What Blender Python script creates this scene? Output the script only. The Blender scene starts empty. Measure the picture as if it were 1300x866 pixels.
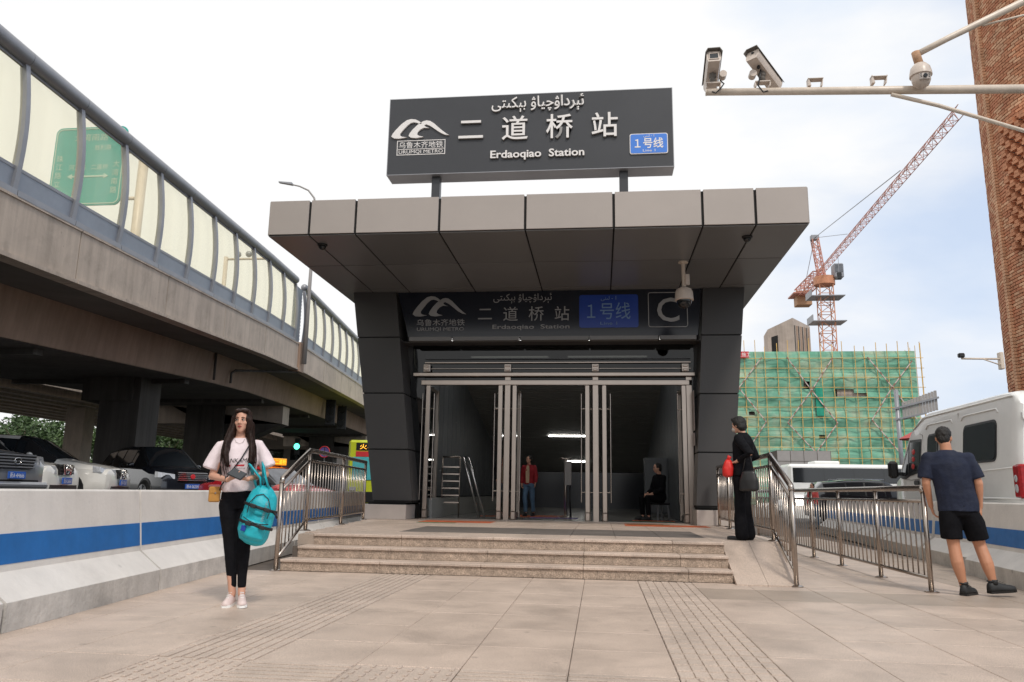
import bpy, bmesh, math, random
from mathutils import Vector, Matrix, noise
random.seed(7)
R = math.radians
sc = bpy.context.scene
C = sc.collection

# ------------------------------------------------------------------ camera
F_PX, PITCH, ROLL, YAW, EYE = 975.0, .195, .016, .115, .97
def camera():
    cy, sy, cp, sp = math.cos(YAW), math.sin(YAW), math.cos(PITCH), math.sin(PITCH)
    r = Vector((cy, sy, 0)); f = Vector((-sy*cp, cy*cp, sp)); u = Vector((sy*sp, -cy*sp, cp))
    c, s = math.cos(ROLL), math.sin(ROLL)
    r2 = c*r + s*u; u2 = c*u - s*r
    cam = bpy.data.cameras.new('camera'); o = bpy.data.objects.new('camera', cam); C.objects.link(o)
    cam.sensor_width = 36; cam.lens = F_PX/1300*36; cam.clip_start = .05; cam.clip_end = 3000
    m = Matrix((r2, u2, -f)).transposed().to_4x4(); m.translation = Vector((0, 0, EYE))
    o.matrix_world = m; sc.camera = o
camera()

# ------------------------------------------------------------------ sky, sun, exposure
SUN_EL, SUN_AZ = R(50), R(152)          # azimuth measured from +Y towards +X: behind the camera, to the right
def world():
    w = bpy.data.worlds.new('World'); sc.world = w; w.use_nodes = True
    nt = w.node_tree; nt.nodes.clear(); N = nt.nodes.new; L = nt.links.new
    out = N('ShaderNodeOutputWorld'); bg = N('ShaderNodeBackground'); bg.inputs[1].default_value = .1
    sky = N('ShaderNodeTexSky'); sky.sky_type = 'NISHITA'; sky.sun_disc = False
    sky.sun_elevation = SUN_EL; sky.sun_rotation = SUN_AZ; sky.dust_density = 2.0; sky.air_density = 1.0
    tc = N('ShaderNodeTexCoord')
    mp = N('ShaderNodeMapping'); mp.inputs['Scale'].default_value = (1.0, 1.0, 2.4); mp.inputs['Location'].default_value = (.35, .1, .2)
    no = N('ShaderNodeTexNoise'); no.inputs['Scale'].default_value = 2.2; no.inputs['Detail'].default_value = 7; no.inputs['Roughness'].default_value = .52
    no.inputs['Distortion'].default_value = .35
    L(tc.outputs['Generated'], mp.inputs[0]); L(mp.outputs[0], no.inputs[0])
    # cloud cover is complete towards -X and thins towards +X
    sx = N('ShaderNodeSeparateXYZ'); L(tc.outputs['Generated'], sx.inputs[0])
    mr = N('ShaderNodeMapRange'); mr.inputs[1].default_value = -.15; mr.inputs[2].default_value = .42
    mr.inputs[3].default_value = .45; mr.inputs[4].default_value = 0.0; L(sx.outputs[0], mr.inputs[0])
    ad = N('ShaderNodeMath'); ad.operation = 'ADD'; L(no.outputs[0], ad.inputs[0]); L(mr.outputs[0], ad.inputs[1])
    cr = N('ShaderNodeValToRGB'); cr.color_ramp.elements[0].position = .38; cr.color_ramp.elements[1].position = .62
    cr.color_ramp.elements[0].color = (.25, .25, .25, 1); cr.color_ramp.elements[1].color = (1, 1, 1, 1)
    L(ad.outputs[0], cr.inputs[0])
    # cloud white with faint grey-lilac undersides
    no2 = N('ShaderNodeTexNoise'); no2.inputs['Scale'].default_value = 3.5; no2.inputs['Detail'].default_value = 5; L(mp.outputs[0], no2.inputs[0])
    ms = N('ShaderNodeMath'); ms.operation = 'ADD'; L(no2.outputs[0], ms.inputs[0]); L(mr.outputs[0], ms.inputs[1])
    cc = N('ShaderNodeValToRGB'); cc.color_ramp.elements[0].position = .38; cc.color_ramp.elements[1].position = .66
    cc.color_ramp.elements[0].color = (.78, .86, .98, 1); cc.color_ramp.elements[1].color = (1.0, 1.0, 1.0, 1)
    L(ms.outputs[0], cc.inputs[0])
    sc_ = N('ShaderNodeVectorMath'); sc_.operation = 'SCALE'; sc_.inputs['Scale'].default_value = 9.0; L(cc.outputs[0], sc_.inputs[0])
    # thin veil: the open sky is pale
    veil = N('ShaderNodeMix'); veil.data_type = 'RGBA'; veil.inputs[0].default_value = .72
    veil.inputs[7].default_value = (6.3, 7.5, 9.6, 1); L(sky.outputs[0], veil.inputs[6])
    mx = N('ShaderNodeMix'); mx.data_type = 'RGBA'
    L(cr.outputs[0], mx.inputs[0]); L(veil.outputs[2], mx.inputs[6]); L(sc_.outputs[0], mx.inputs[7])
    L(mx.outputs[2], bg.inputs[0]); L(bg.outputs[0], out.inputs[0])
world()
sd = bpy.data.lights.new('sun', 'SUN'); sd.energy = 1.7; sd.angle = R(9); sd.color = (1, .93, .84)
so = bpy.data.objects.new('sun', sd); C.objects.link(so)
so.rotation_euler = Vector((-math.sin(SUN_AZ)*math.cos(SUN_EL), -math.cos(SUN_AZ)*math.cos(SUN_EL), -math.sin(SUN_EL))).to_track_quat('-Z', 'Y').to_euler()
sc.view_settings.view_transform = 'Standard'; sc.view_settings.look = 'None'
sc.view_settings.exposure = 0.16; sc.view_settings.gamma = 1.0
sc.cycles.max_bounces = 8; sc.cycles.transparent_max_bounces = 16

# ------------------------------------------------------------------ materials
MATS = {}
def mat(name, col, rough=.6, metal=0., var=.12, scale=3., bump=0., bscale=60., spec=.5, emit=None, estr=0., trans=0., island=0., speck=0., streak=0., coat=0., stain=0.):
    """Principled material with noise colour variation, optional relief, vertical streaks and per-object tint."""
    if name in MATS: return MATS[name]
    m = bpy.data.materials.new(name); m.use_nodes = True; nt = m.node_tree; N = nt.nodes.new; L = nt.links.new
    b = nt.nodes['Principled BSDF']
    b.inputs['Roughness'].default_value = rough; b.inputs['Metallic'].default_value = metal
    b.inputs['Specular IOR Level'].default_value = spec
    if coat: b.inputs['Coat Weight'].default_value = coat; b.inputs['Coat Roughness'].default_value = .06
    geo = N('ShaderNodeNewGeometry')
    cur = None
    rgb = N('ShaderNodeRGB'); rgb.outputs[0].default_value = (*col, 1); cur = rgb.outputs[0]
    def mult(fac_out, lo, hi):
        nonlocal cur
        mr = N('ShaderNodeMapRange'); mr.inputs[3].default_value = lo; mr.inputs[4].default_value = hi; L(fac_out, mr.inputs[0])
        v = N('ShaderNodeVectorMath'); v.operation = 'SCALE'; L(cur, v.inputs[0]); L(mr.outputs[0], v.inputs['Scale']); cur = v.outputs[0]
        return mr
    if var:
        n = N('ShaderNodeTexNoise'); n.inputs['Scale'].default_value = scale; n.inputs['Detail'].default_value = 6; n.inputs['Roughness'].default_value = .62
        L(geo.outputs['Position'], n.inputs[0]); mr = mult(n.outputs[0], 1-var, 1+var); mr.inputs[1].default_value = .3; mr.inputs[2].default_value = .7
    if speck:
        n = N('ShaderNodeTexNoise'); n.inputs['Scale'].default_value = 170; n.inputs['Detail'].default_value = 2
        L(geo.outputs['Position'], n.inputs[0]); mr = mult(n.outputs[0], 1-speck, 1+speck); mr.inputs[1].default_value = .35; mr.inputs[2].default_value = .65
    if stain:
        n = N('ShaderNodeTexNoise'); n.inputs['Scale'].default_value = 1.3; n.inputs['Detail'].default_value = 9; n.inputs['Roughness'].default_value = .7; n.inputs['Distortion'].default_value = .6
        L(geo.outputs['Position'], n.inputs[0]); mr = mult(n.outputs[0], 1-stain, 1); mr.inputs[1].default_value = .36; mr.inputs[2].default_value = .50
        vo = N('ShaderNodeTexVoronoi'); vo.inputs['Scale'].default_value = 2.6; L(geo.outputs['Position'], vo.inputs[0])
        mr = mult(vo.outputs['Distance'], 1-stain*1.6, 1); mr.inputs[1].default_value = .045; mr.inputs[2].default_value = .075
    if streak:
        mp = N('ShaderNodeMapping'); mp.inputs['Scale'].default_value = (2.6, 2.6, .12); L(geo.outputs['Position'], mp.inputs[0])
        n = N('ShaderNodeTexNoise'); n.inputs['Scale'].default_value = 1.6; n.inputs['Detail'].default_value = 8; n.inputs['Roughness'].default_value = .7
        L(mp.outputs[0], n.inputs[0]); mr = mult(n.outputs[0], 1-streak, 1+streak*.4); mr.inputs[1].default_value = .35; mr.inputs[2].default_value = .6
    if island:
        oi = N('ShaderNodeObjectInfo'); mult(oi.outputs['Random'], 1-island, 1+island)
    L(cur, b.inputs['Base Color'])
    if bump:
        n = N('ShaderNodeTexNoise'); n.inputs['Scale'].default_value = bscale; n.inputs['Detail'].default_value = 5
        L(geo.outputs['Position'], n.inputs[0]); bp = N('ShaderNodeBump'); bp.inputs['Strength'].default_value = bump; bp.inputs['Distance'].default_value = .02
        L(n.outputs[0], bp.inputs['Height']); L(bp.outputs[0], b.inputs['Normal'])
    if rough > .3 and metal < .2:
        n = N('ShaderNodeTexNoise'); n.inputs['Scale'].default_value = scale*1.7; n.inputs['Detail'].default_value = 4
        L(geo.outputs['Position'], n.inputs[0]); mr = N('ShaderNodeMapRange'); mr.inputs[1].default_value = .3; mr.inputs[2].default_value = .7
        mr.inputs[3].default_value = max(.02, rough*.92); mr.inputs[4].default_value = min(1, rough*1.08); L(n.outputs[0], mr.inputs[0]); L(mr.outputs[0], b.inputs['Roughness'])
    if emit: b.inputs['Emission Color'].default_value = (*emit, 1); b.inputs['Emission Strength'].default_value = estr
    if trans: b.inputs['Transmission Weight'].default_value = trans
    MATS[name] = m
    return m

def sheet_glass(name, tint, gloss=.1, body=None, bodyf=0., gl_rough=.02, fres=.9):
    """Thin pane: tinted see-through + mirror reflection by angle (+ an optional milky body)."""
    m = bpy.data.materials.new(name); m.use_nodes = True; nt = m.node_tree; nt.nodes.clear(); N = nt.nodes.new; L = nt.links.new
    out = N('ShaderNodeOutputMaterial'); tr = N('ShaderNodeBsdfTransparent'); tr.inputs[0].default_value = (*tint, 1)
    gl = N('ShaderNodeBsdfGlossy'); gl.inputs['Roughness'].default_value = gl_rough
    lw = N('ShaderNodeFresnel'); lw.inputs[0].default_value = 1.45
    ma = N('ShaderNodeMath'); ma.operation = 'MULTIPLY_ADD'; ma.inputs[1].default_value = fres; ma.inputs[2].default_value = gloss; L(lw.outputs[0], ma.inputs[0])
    cl = N('ShaderNodeClamp'); L(ma.outputs[0], cl.inputs[0])
    base = tr.outputs[0]
    if body:
        df = N('ShaderNodeBsdfTranslucent'); df.inputs[0].default_value = (*body, 1)
        d2 = N('ShaderNodeBsdfDiffuse'); d2.inputs[0].default_value = (*body, 1)
        a0 = N('ShaderNodeMixShader'); a0.inputs[0].default_value = .4; L(df.outputs[0], a0.inputs[1]); L(d2.outputs[0], a0.inputs[2])
        a = N('ShaderNodeMixShader'); a.inputs[0].default_value = bodyf; L(tr.outputs[0], a.inputs[1]); L(a0.outputs[0], a.inputs[2]); base = a.outputs[0]
    mx = N('ShaderNodeMixShader'); L(cl.outputs[0], mx.inputs[0]); L(base, mx.inputs[1]); L(gl.outputs[0], mx.inputs[2]); L(mx.outputs[0], out.inputs[0])
    return m

M = dict(
 granite = mat('granite paving', (.50, .40, .33), .5, stain=.16, var=.16, scale=1.7, speck=.30, island=.035, bump=.08, bscale=90),
 granite_d = mat('darker granite', (.36, .29, .235), .5, var=.14, scale=1.7, speck=.25, island=.06, bump=.08, bscale=90),
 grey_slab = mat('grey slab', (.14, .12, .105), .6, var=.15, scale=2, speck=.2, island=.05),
 tactile = mat('tactile slab', (.48, .39, .325), .6, stain=.14, var=.12, scale=2.5, speck=.2, island=.04, bump=.1),
 step = mat('step granite', (.37, .285, .22), .7, var=.3, scale=14, speck=.55, island=.05, bump=.4, bscale=60),
 joint = mat('dark joint', (.11, .09, .075), .9, var=.2),
 asphalt = mat('asphalt', (.055, .054, .052), .85, var=.25, scale=.7, bump=.2),
 earth = mat('distant ground', (.10, .10, .09), .9, var=.3, scale=.05),
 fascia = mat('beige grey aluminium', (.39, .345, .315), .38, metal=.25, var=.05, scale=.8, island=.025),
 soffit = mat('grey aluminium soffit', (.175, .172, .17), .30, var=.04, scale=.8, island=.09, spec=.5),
 clad = mat('charcoal cladding', (.058, .056, .056), .4, var=.06, scale=.7, island=.1, spec=.4),
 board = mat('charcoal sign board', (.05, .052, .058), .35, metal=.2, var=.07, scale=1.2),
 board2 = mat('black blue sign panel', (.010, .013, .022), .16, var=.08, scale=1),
 blackgap = mat('black gap', (.008, .008, .008), .8, var=0),
 letter = mat('white acrylic letter', (.82, .79, .77), .35, var=.04, scale=9),
 letterside = mat('letter return', (.30, .29, .28), .4, var=.05),
 letterdim = mat('grey print', (.32, .32, .32), .5, var=.05),
 letterblue = mat('pale blue print', (.16, .27, .45), .5, var=.05),
 blue = mat('line blue', (.06, .22, .72), .35, var=.05),
 blue2 = mat('deep line blue', (.012, .05, .32), .25, var=.05),
 steel = mat('brushed steel', (.45, .39, .345), .30, metal=1., var=.05, scale=2),
 steel2 = mat('polished steel rail', (.40, .35, .31), .27, metal=1., var=.05, scale=2),
 inner = mat('interior wall panel', (.11, .12, .13), .45, var=.1, island=.1),
 inceil = mat('interior ceiling slat', (.36, .36, .34), .6, var=.06, island=.03),
 infloor = mat('interior floor', (.24, .235, .22), .25, var=.2),
 striplight = mat('strip light', (.9, .9, .9), .5, var=0, emit=(1, .97, .92), estr=10.),
 orange = mat('orange floor print', (.50, .10, .025), .6, var=.35, scale=9),
 greenprint = mat('green floor print', (.04, .16, .07), .6, var=.35, scale=9),
 purple = mat('purple floor print', (.12, .08, .3), .6, var=.35, scale=9),
 plinth = mat('plinth panel', (.52, .46, .42), .5, var=.08, scale=2),
 barrier = mat('white painted concrete', (.70, .665, .625), .75, stain=.10, var=.05, scale=2.2, streak=.05, bump=.15, bscale=25, island=.03),
 barrier_b = mat('grimy concrete foot', (.58, .55, .51), .85, stain=.2, var=.16, scale=3.5, streak=.14, bump=.3, bscale=30, island=.04),
 stripe = mat('blue barrier paint', (.014, .14, .42), .5, var=.10, scale=6, streak=.05),
 concrete = mat('parapet concrete', (.52, .435, .36), .85, stain=.14, var=.10, scale=.9, streak=.14, bump=.15, bscale=12),
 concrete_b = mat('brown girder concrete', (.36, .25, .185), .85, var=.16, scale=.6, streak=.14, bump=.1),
 concrete_d = mat('dark underside concrete', (.14, .125, .11), .9, var=.22, scale=.5),  # darker grey than the parapet concrete
 concrete_k = mat('dark pier concrete', (.10, .09, .08), .9, var=.25, scale=.4, streak=.3),  # darkest grey concrete, with vertical streaks, for piers, ribs and girder underside
 alu = mat('grey painted aluminium', (.29, .295, .315), .42, metal=.35, var=.1, scale=1.5),
 alu_l = mat('grey lower panel', (.29, .32, .37), .45, metal=.2, var=.1, scale=1.5),
 polewhite = mat('white pole paint', (.68, .585, .49), .38, var=.08, scale=3, streak=.1),
 cam = mat('camera housing', (.62, .53, .46), .35, var=.08, scale=12),
 rust = mat('rusty sleeve', (.45, .26, .15), .7, var=.3, scale=20),
 black = mat('black plastic', (.014, .014, .015), .4, var=.1),
 blackglass = mat('black glass', (.006, .007, .008), .05, var=0, spec=.6),
 rubber = mat('tyre rubber', (.02, .02, .02), .85, var=.1),
 red = mat('crane red', (.58, .27, .21), .55, var=.2, scale=1),
 orangec = mat('crane orange', (.60, .27, .15), .55, var=.2, scale=1),
 brickm = mat('red brick', (.60, .27, .145), .85, var=.22, scale=2.2, island=.22),
 brickl = mat('pale red brick', (.70, .40, .24), .85, var=.22, scale=2.2, island=.16),
 mortar = mat('brick mortar', (.13, .08, .055), .9, var=.2),
 pole_y = mat('scaffold tube', (.66, .42, .12), .6, var=.3, scale=.6),
 pole_p = mat('pale brace', (.62, .50, .46), .6, var=.15, scale=1),
 pole_r = mat('red brace paint', (.30, .15, .11), .6, var=.15, scale=1),
 skin = mat('skin', (.62, .34, .24), .5, var=.05, scale=15, spec=.4),
 skin2 = mat('tanned skin', (.52, .25, .15), .5, var=.07, scale=12, spec=.4),
 lips = mat('lips', (.38, .06, .055), .4, var=.05),
 hair = mat('dark brown hair', (.020, .009, .006), .5, var=.5, scale=30, bump=.3, bscale=90, spec=.2),
 hairblk = mat('black hair', (.010, .008, .007), .5, var=.4, scale=30, bump=.6, bscale=110),
 eyew = mat('eye white', (.7, .66, .62), .2, var=0),
 iris = mat('dark iris', (.015, .01, .008), .1, var=0),
 tee = mat('pinkish white cotton', (.78, .67, .69), .85, var=.07, scale=9, bump=.35, bscale=22),
 leggings = mat('black cotton', (.006, .006, .008), .85, var=.25, scale=12, bump=.3, bscale=30, spec=.15),
 shoe = mat('pale pink leather', (.70, .57, .54), .5, var=.06, scale=20),
 shoeblk = mat('black knit shoe', (.018, .02, .022), .6, var=.2, scale=30),
 navy = mat('navy cotton', (.008, .013, .034), .85, var=.2, scale=7, bump=.5, bscale=16),
 cyan = mat('turquoise nylon', (.012, .42, .50), .5, var=.15, scale=9, bump=.4, bscale=25),
 cyan_d = mat('teal webbing', (.01, .22, .27), .6, var=.15, scale=20),
 strap = mat('black webbing', (.012, .012, .014), .6, var=.1),
 tan = mat('tan leather', (.50, .24, .05), .45, var=.12, scale=15),
 redcloth = mat('red nylon', (.62, .02, .015), .5, var=.15, scale=10, bump=.3, bscale=30),
 darkred = mat('dark red jacket', (.30, .012, .02), .8, var=.15, scale=8, bump=.3, bscale=25),
 cream = mat('cream knit', (.55, .42, .28), .85, var=.1, scale=10),
 jeans = mat('blue denim', (.09, .17, .27), .85, var=.2, scale=12),
 white = mat('white paint', (.86, .86, .84), .35, var=.04, coat=.5),
 pearl = mat('pearl white car paint', (.80, .77, .71), .28, var=.03, coat=1.),
 silver = mat('silver car paint', (.30, .31, .33), .3, metal=.5, var=.04, coat=1.),
 darkcar = mat('black car paint', (.010, .012, .018), .2, var=.05, coat=1.),
 redcar = mat('red taxi paint', (.50, .02, .03), .25, var=.04, coat=1.),
 chrome = mat('chrome', (.75, .74, .73), .12, metal=1., var=0),
 carglass = mat('car window glass', (.018, .022, .026), .05, var=0, spec=.8),
 carglass_l = mat('pale windscreen glass', (.14, .15, .17), .12, var=.3, scale=3, spec=.4),
 lampc = mat('clear lamp', (.55, .56, .58), .12, var=.25, scale=25, metal=.3),
 lampr = mat('red lamp lens', (.34, .008, .012), .15, var=.3, scale=20),
 plate = mat('blue number plate', (.03, .12, .48), .4, var=.05),
 amber = mat('amber led text', (1, .5, .05), .4, var=0, emit=(1, .45, .03), estr=1.6),
 ledy = mat('yellow roof sign', (.75, .34, .03), .4, var=.1, emit=(1, .42, .02), estr=.35),
 lime = mat('lime bus paint', (.55, .62, .03), .35, var=.05, coat=.5),
 teal = mat('teal windscreen', (.10, .46, .50), .15, var=.1),
 greensig = mat('green signal lamp', (.1, .9, .6), .4, var=0, emit=(.1, 1, .6), estr=3.),
 roadsign = mat('green road sign', (.03, .36, .31), .4, var=.06),
 signtext = mat('road sign text', (.45, .62, .52), .4, var=0),
 towercon = mat('tower block concrete', (.44, .37, .32), .85, var=.2, scale=.4, streak=.12),
 paper = mat('notice paper', (.5, .44, .42), .6, var=.1, scale=6),
 net_d = mat('dark green net', (.02, .30, .20), .8, var=.2, scale=2),
 redbanner = mat('red banner', (.60, .03, .04), .6, var=.1),
 redumb = mat('red umbrella cloth', (.70, .10, .09), .6, var=.1),
 reflected_lantern = mat('red lantern reflection', (.62, .05, .05), .5, var=.1),
 bark = mat('bark', (.09, .065, .045), .9, var=.3, scale=6),
 leafa = mat('mid green leaf', (.055, .10, .03), .6, var=.35, scale=4),
 leafb = mat('light green leaf', (.09, .15, .045), .6, var=.35, scale=4),
 greywall = mat('grey kiosk panel', (.33, .31, .30), .5, var=.06, island=.04),
)
M['noiseglass'] = sheet_glass('yellow noise barrier pane', (1., .985, .90), .0, (1., .97, .80), .15, .05, fres=.05)
M['doorglass'] = sheet_glass('door glass', (.72, .74, .72), .03)
M['transom'] = sheet_glass('transom glass', (.07, .072, .07), .03, fres=.5)
M['windowglass'] = sheet_glass('tinted glass', (.30, .34, .35), .08)

def netmat():
    m = bpy.data.materials.new('green debris net'); m.use_nodes = True; nt = m.node_tree; N = nt.nodes.new; L = nt.links.new
    b = nt.nodes['Principled BSDF']; b.inputs['Roughness'].default_value = .9; b.inputs['Specular IOR Level'].default_value = .1
    geo = N('ShaderNodeNewGeometry')
    n = N('ShaderNodeTexNoise'); n.inputs['Scale'].default_value = .33; n.inputs['Detail'].default_value = 7; n.inputs['Roughness'].default_value = .6; L(geo.outputs['Position'], n.inputs[0])
    cr = N('ShaderNodeValToRGB'); e = cr.color_ramp.elements
    e[0].position = .33; e[0].color = (.13, .34, .24, 1); e[1].position = .72; e[1].color = (.48, .52, .38, 1)
    a = e.new(.5); a.color = (.22, .46, .34, 1); L(n.outputs[0], cr.inputs[0])
    mp = N('ShaderNodeMapping'); mp.inputs['Scale'].default_value = (.12, .12, .9); L(geo.outputs['Position'], mp.inputs[0])
    n2 = N('ShaderNodeTexNoise'); n2.inputs['Scale'].default_value = 1.5; n2.inputs['Detail'].default_value = 5; L(mp.outputs[0], n2.inputs[0])
    mr = N('ShaderNodeMapRange'); mr.inputs[1].default_value = .3; mr.inputs[2].default_value = .7; mr.inputs[3].default_value = .75; mr.inputs[4].default_value = 1.25; L(n2.outputs[0], mr.inputs[0])
    v = N('ShaderNodeVectorMath'); v.operation = 'SCALE'; L(cr.outputs[0], v.inputs[0]); L(mr.outputs[0], v.inputs['Scale']); L(v.outputs[0], b.inputs['Base Color'])
    bp = N('ShaderNodeBump'); bp.inputs['Strength'].default_value = .6; bp.inputs['Distance'].default_value = .3; L(n2.outputs[0], bp.inputs['Height']); L(bp.outputs[0], b.inputs['Normal'])
    return m
M['net'] = netmat()

# ------------------------------------------------------------------ mesh helpers
class MB:
    def __init__(s): s.v = []; s.f = []
    def add(s, vs, fs):
        o = len(s.v); s.v += [tuple(p) for p in vs]; s.f += [tuple(i+o for i in f) for f in fs]; return s
    def box(s, x0, y0, z0, x1, y1, z1, ch=0.):
        if ch:
            c = min(ch, abs(x1-x0)*.49, abs(y1-y0)*.49, abs(z1-z0)*.49)
            vs = []; 
            for x, sx in ((x0, 1), (x1, -1)):
                for y, sy in ((y0, 1), (y1, -1)):
                    for z, sz in ((z0, 1), (z1, -1)):
                        vs += [(x, y+sy*c, z+sz*c), (x+sx*c, y, z+sz*c), (x+sx*c, y+sy*c, z)]
            bm = bmesh.new()
            for p in vs: bm.verts.new(p)
            r = bmesh.ops.convex_hull(bm, input=bm.verts); bm.verts.index_update()
            bmesh.ops.dissolve_limit(bm, angle_limit=.01, verts=bm.verts, edges=bm.edges)
            bm.verts.index_update()
            s.add([v.co for v in bm.verts], [[v.index for v in f.verts] for f in bm.faces]); bm.free()
            return s
        vs = [(x, y, z) for x in (x0, x1) for y in (y0, y1) for z in (z0, z1)]
        return s.add(vs, [(0, 1, 3, 2), (4, 6, 7, 5), (0, 4, 5, 1), (2, 3, 7, 6), (0, 2, 6, 4), (1, 5, 7, 3)])
    def hexa(s, p):   # 8 points: bottom 4 loop, top 4 loop
        return s.add(p, [(3, 2, 1, 0), (4, 5, 6, 7), (0, 1, 5, 4), (1, 2, 6, 5), (2, 3, 7, 6), (3, 0, 4, 7)])
    def tube(s, pts, r, n=8, cap=True, closed=False):
        pts = [Vector(p) for p in pts]; k = len(pts)
        rr = r if isinstance(r, (list, tuple)) else [r]*k
        rings = []; up = None
        for i, p in enumerate(pts):
            if closed: d = (pts[(i+1) % k]-pts[i-1])
            else: d = (pts[min(i+1, k-1)]-pts[max(i-1, 0)])
            d.normalize()
            if up is None:
                up = Vector((0, 0, 1)) if abs(d.z) < .9 else Vector((1, 0, 0))
            a = d.cross(up).normalized(); b = a.cross(d).normalized(); up = b
            e = rr[i] if isinstance(rr[i], (tuple, list)) else (rr[i], rr[i])
            rings.append([p+a*e[0]*math.cos(2*math.pi*j/n)+b*e[1]*math.sin(2*math.pi*j/n) for j in range(n)])
        vs = [q for g in rings for q in g]; fs = []
        for i in range(k if closed else k-1):
            a0 = i*n; b0 = ((i+1) % k)*n
            for j in range(n): fs.append((a0+j, a0+(j+1) % n, b0+(j+1) % n, b0+j))
        if cap and not closed: fs.append(tuple(range(n-1, -1, -1))); fs.append(tuple((k-1)*n+j for j in range(n)))
        return s.add(vs, fs)
    def bar(s, p, q, w, h=None):   # square bar between points
        h = h or w; p = Vector(p); q = Vector(q); d = (q-p).normalized()
        up = Vector((0, 0, 1)) if abs(d.z) < .9 else Vector((0, 1, 0))
        a = d.cross(up).normalized()*w/2; b = a.cross(d).normalized()*h/2
        return s.hexa([p-a-b, p+a-b, q+a-b, q-a-b, p-a+b, p+a+b, q+a+b, q-a+b])
    def prism(s, poly, a, b, axis='y'):   # polygon in 2D extruded from a to b along axis
        def P(u, v, t): return {'y': (u, t, v), 'x': (t, u, v), 'z': (u, v, t)}[axis]
        n = len(poly); vs = [P(u, v, a) for u, v in poly]+[P(u, v, b) for u, v in poly]
        return s.add(vs, [tuple(range(n)), tuple(range(2*n-1, n-1, -1))]+[(i, i+n, (i+1) % n+n, (i+1) % n) for i in range(n)])
    def lathe(s, prof, c=(0, 0, 0), n=20, axis='z'):
        vs = []; 
        for r_, z in prof:
            for j in range(n):
                x, y = r_*math.cos(2*math.pi*j/n), r_*math.sin(2*math.pi*j/n)
                p = (x, y, z) if axis == 'z' else ((x, z, y) if axis == 'y' else (z, x, y))
                vs.append((p[0]+c[0], p[1]+c[1], p[2]+c[2]))
        fs = [(i*n+j, i*n+(j+1) % n, (i+1)*n+(j+1) % n, (i+1)*n+j) for i in range(len(prof)-1) for j in range(n)]
        fs += [tuple(range(n-1, -1, -1)), tuple((len(prof)-1)*n+j for j in range(n))]
        return s.add(vs, fs)
    def ball(s, c, r, n=12, m=8):
        r = r if isinstance(r, (tuple, list)) else (r, r, r); vs = [(c[0], c[1], c[2]+r[2])]; fs = []
        for i in range(1, m):
            t = math.pi*i/m
            for j in range(n): vs.append((c[0]+r[0]*math.sin(t)*math.cos(2*math.pi*j/n), c[1]+r[1]*math.sin(t)*math.sin(2*math.pi*j/n), c[2]+r[2]*math.cos(t)))
        vs.append((c[0], c[1], c[2]-r[2])); e = len(vs)-1
        for j in range(n): fs.append((0, 1+j, 1+(j+1) % n)); fs.append((e, e-n+(j+1) % n, e-n+j))
        for i in range(m-2):
            for j in range(n): fs.append((1+i*n+j, 1+(i+1)*n+j, 1+(i+1)*n+(j+1) % n, 1+i*n+(j+1) % n))
        return s.add(vs, fs)
    def mesh(s, name, smooth=False):
        me = bpy.data.meshes.new(name); me.from_pydata(s.v, [], s.f)
        bm = bmesh.new(); bm.from_mesh(me); bmesh.ops.recalc_face_normals(bm, faces=bm.faces); bm.to_mesh(me); bm.free()
        if smooth: me.shade_smooth() if smooth is True else me.shade_smooth()
        if smooth and smooth is not True:
            try: me.set_sharp_from_angle(angle=R(smooth))
            except Exception: pass
        return me

def link(name, me, m=None, parent=None, loc=None):
    o = bpy.data.objects.new(name, me); C.objects.link(o)
    if m is not None and me is not None and not me.materials: me.materials.append(M[m] if isinstance(m, str) else m)
    if parent: o.parent = parent
    if loc: o.location = loc
    return o
def part(name, mb, m, parent=None, smooth=False, label=None, loc=None):
    o = link(name, mb.mesh(name, smooth), m, parent, loc)
    if label: o['label'] = label
    return o
def tag(o, label, cat, group=None):
    o['label'] = label; o['category'] = cat
    if group: o['group'] = group
    return o
def thing(name, label, cat, loc=(0, 0, 0), rz=0, group=None):
    o = bpy.data.objects.new(name, None); C.objects.link(o); o.location = loc; o.rotation_euler = (0, 0, rz)
    return tag(o, label, cat, group)
def struct(o): o['kind'] = 'structure'; return o
def copy_tree(o, parent=None):
    c = o.copy(); C.objects.link(c)
    if parent: c.parent = parent
    for ch in list(o.children): copy_tree(ch, c)
    return c
def text_mesh(s, size, depth=0., bold=0., align='CENTER', spacing=1., width=None, word=1.):
    c = bpy.data.curves.new('t', 'FONT'); c.body = s; c.size = size; c.align_x = align; c.extrude = depth/2; c.offset = bold
    c.space_character = spacing; c.space_word = word; c.resolution_u = 3
    o = bpy.data.objects.new('t', c); C.objects.link(o); bpy.context.view_layer.update()
    me = bpy.data.meshes.new_from_object(o.evaluated_get(bpy.context.evaluated_depsgraph_get()))
    bpy.data.objects.remove(o)
    if width:
        xs = [v.co.x for v in me.vertices]; w = max(xs)-min(xs); k = width/w
        for v in me.vertices: v.co.x *= k
    return me
def text(name, s, size, loc, m, parent, rot=(R(90), 0, 0), **kw):
    """Lettering standing in the XZ plane, facing -Y, centred on loc."""
    me = text_mesh(s, size, **kw)
    if me.vertices:
        xs = [v.co.x for v in me.vertices]; ys = [v.co.y for v in me.vertices]; cx, cy = (max(xs)+min(xs))/2, (max(ys)+min(ys))/2
        if kw.get('align') == 'LEFT': cx = min(xs)
        for v in me.vertices: v.co.x -= cx; v.co.y -= cy
    o = link(name, me, m, parent); o.location = loc; o.rotation_euler = rot
    return o
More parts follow.
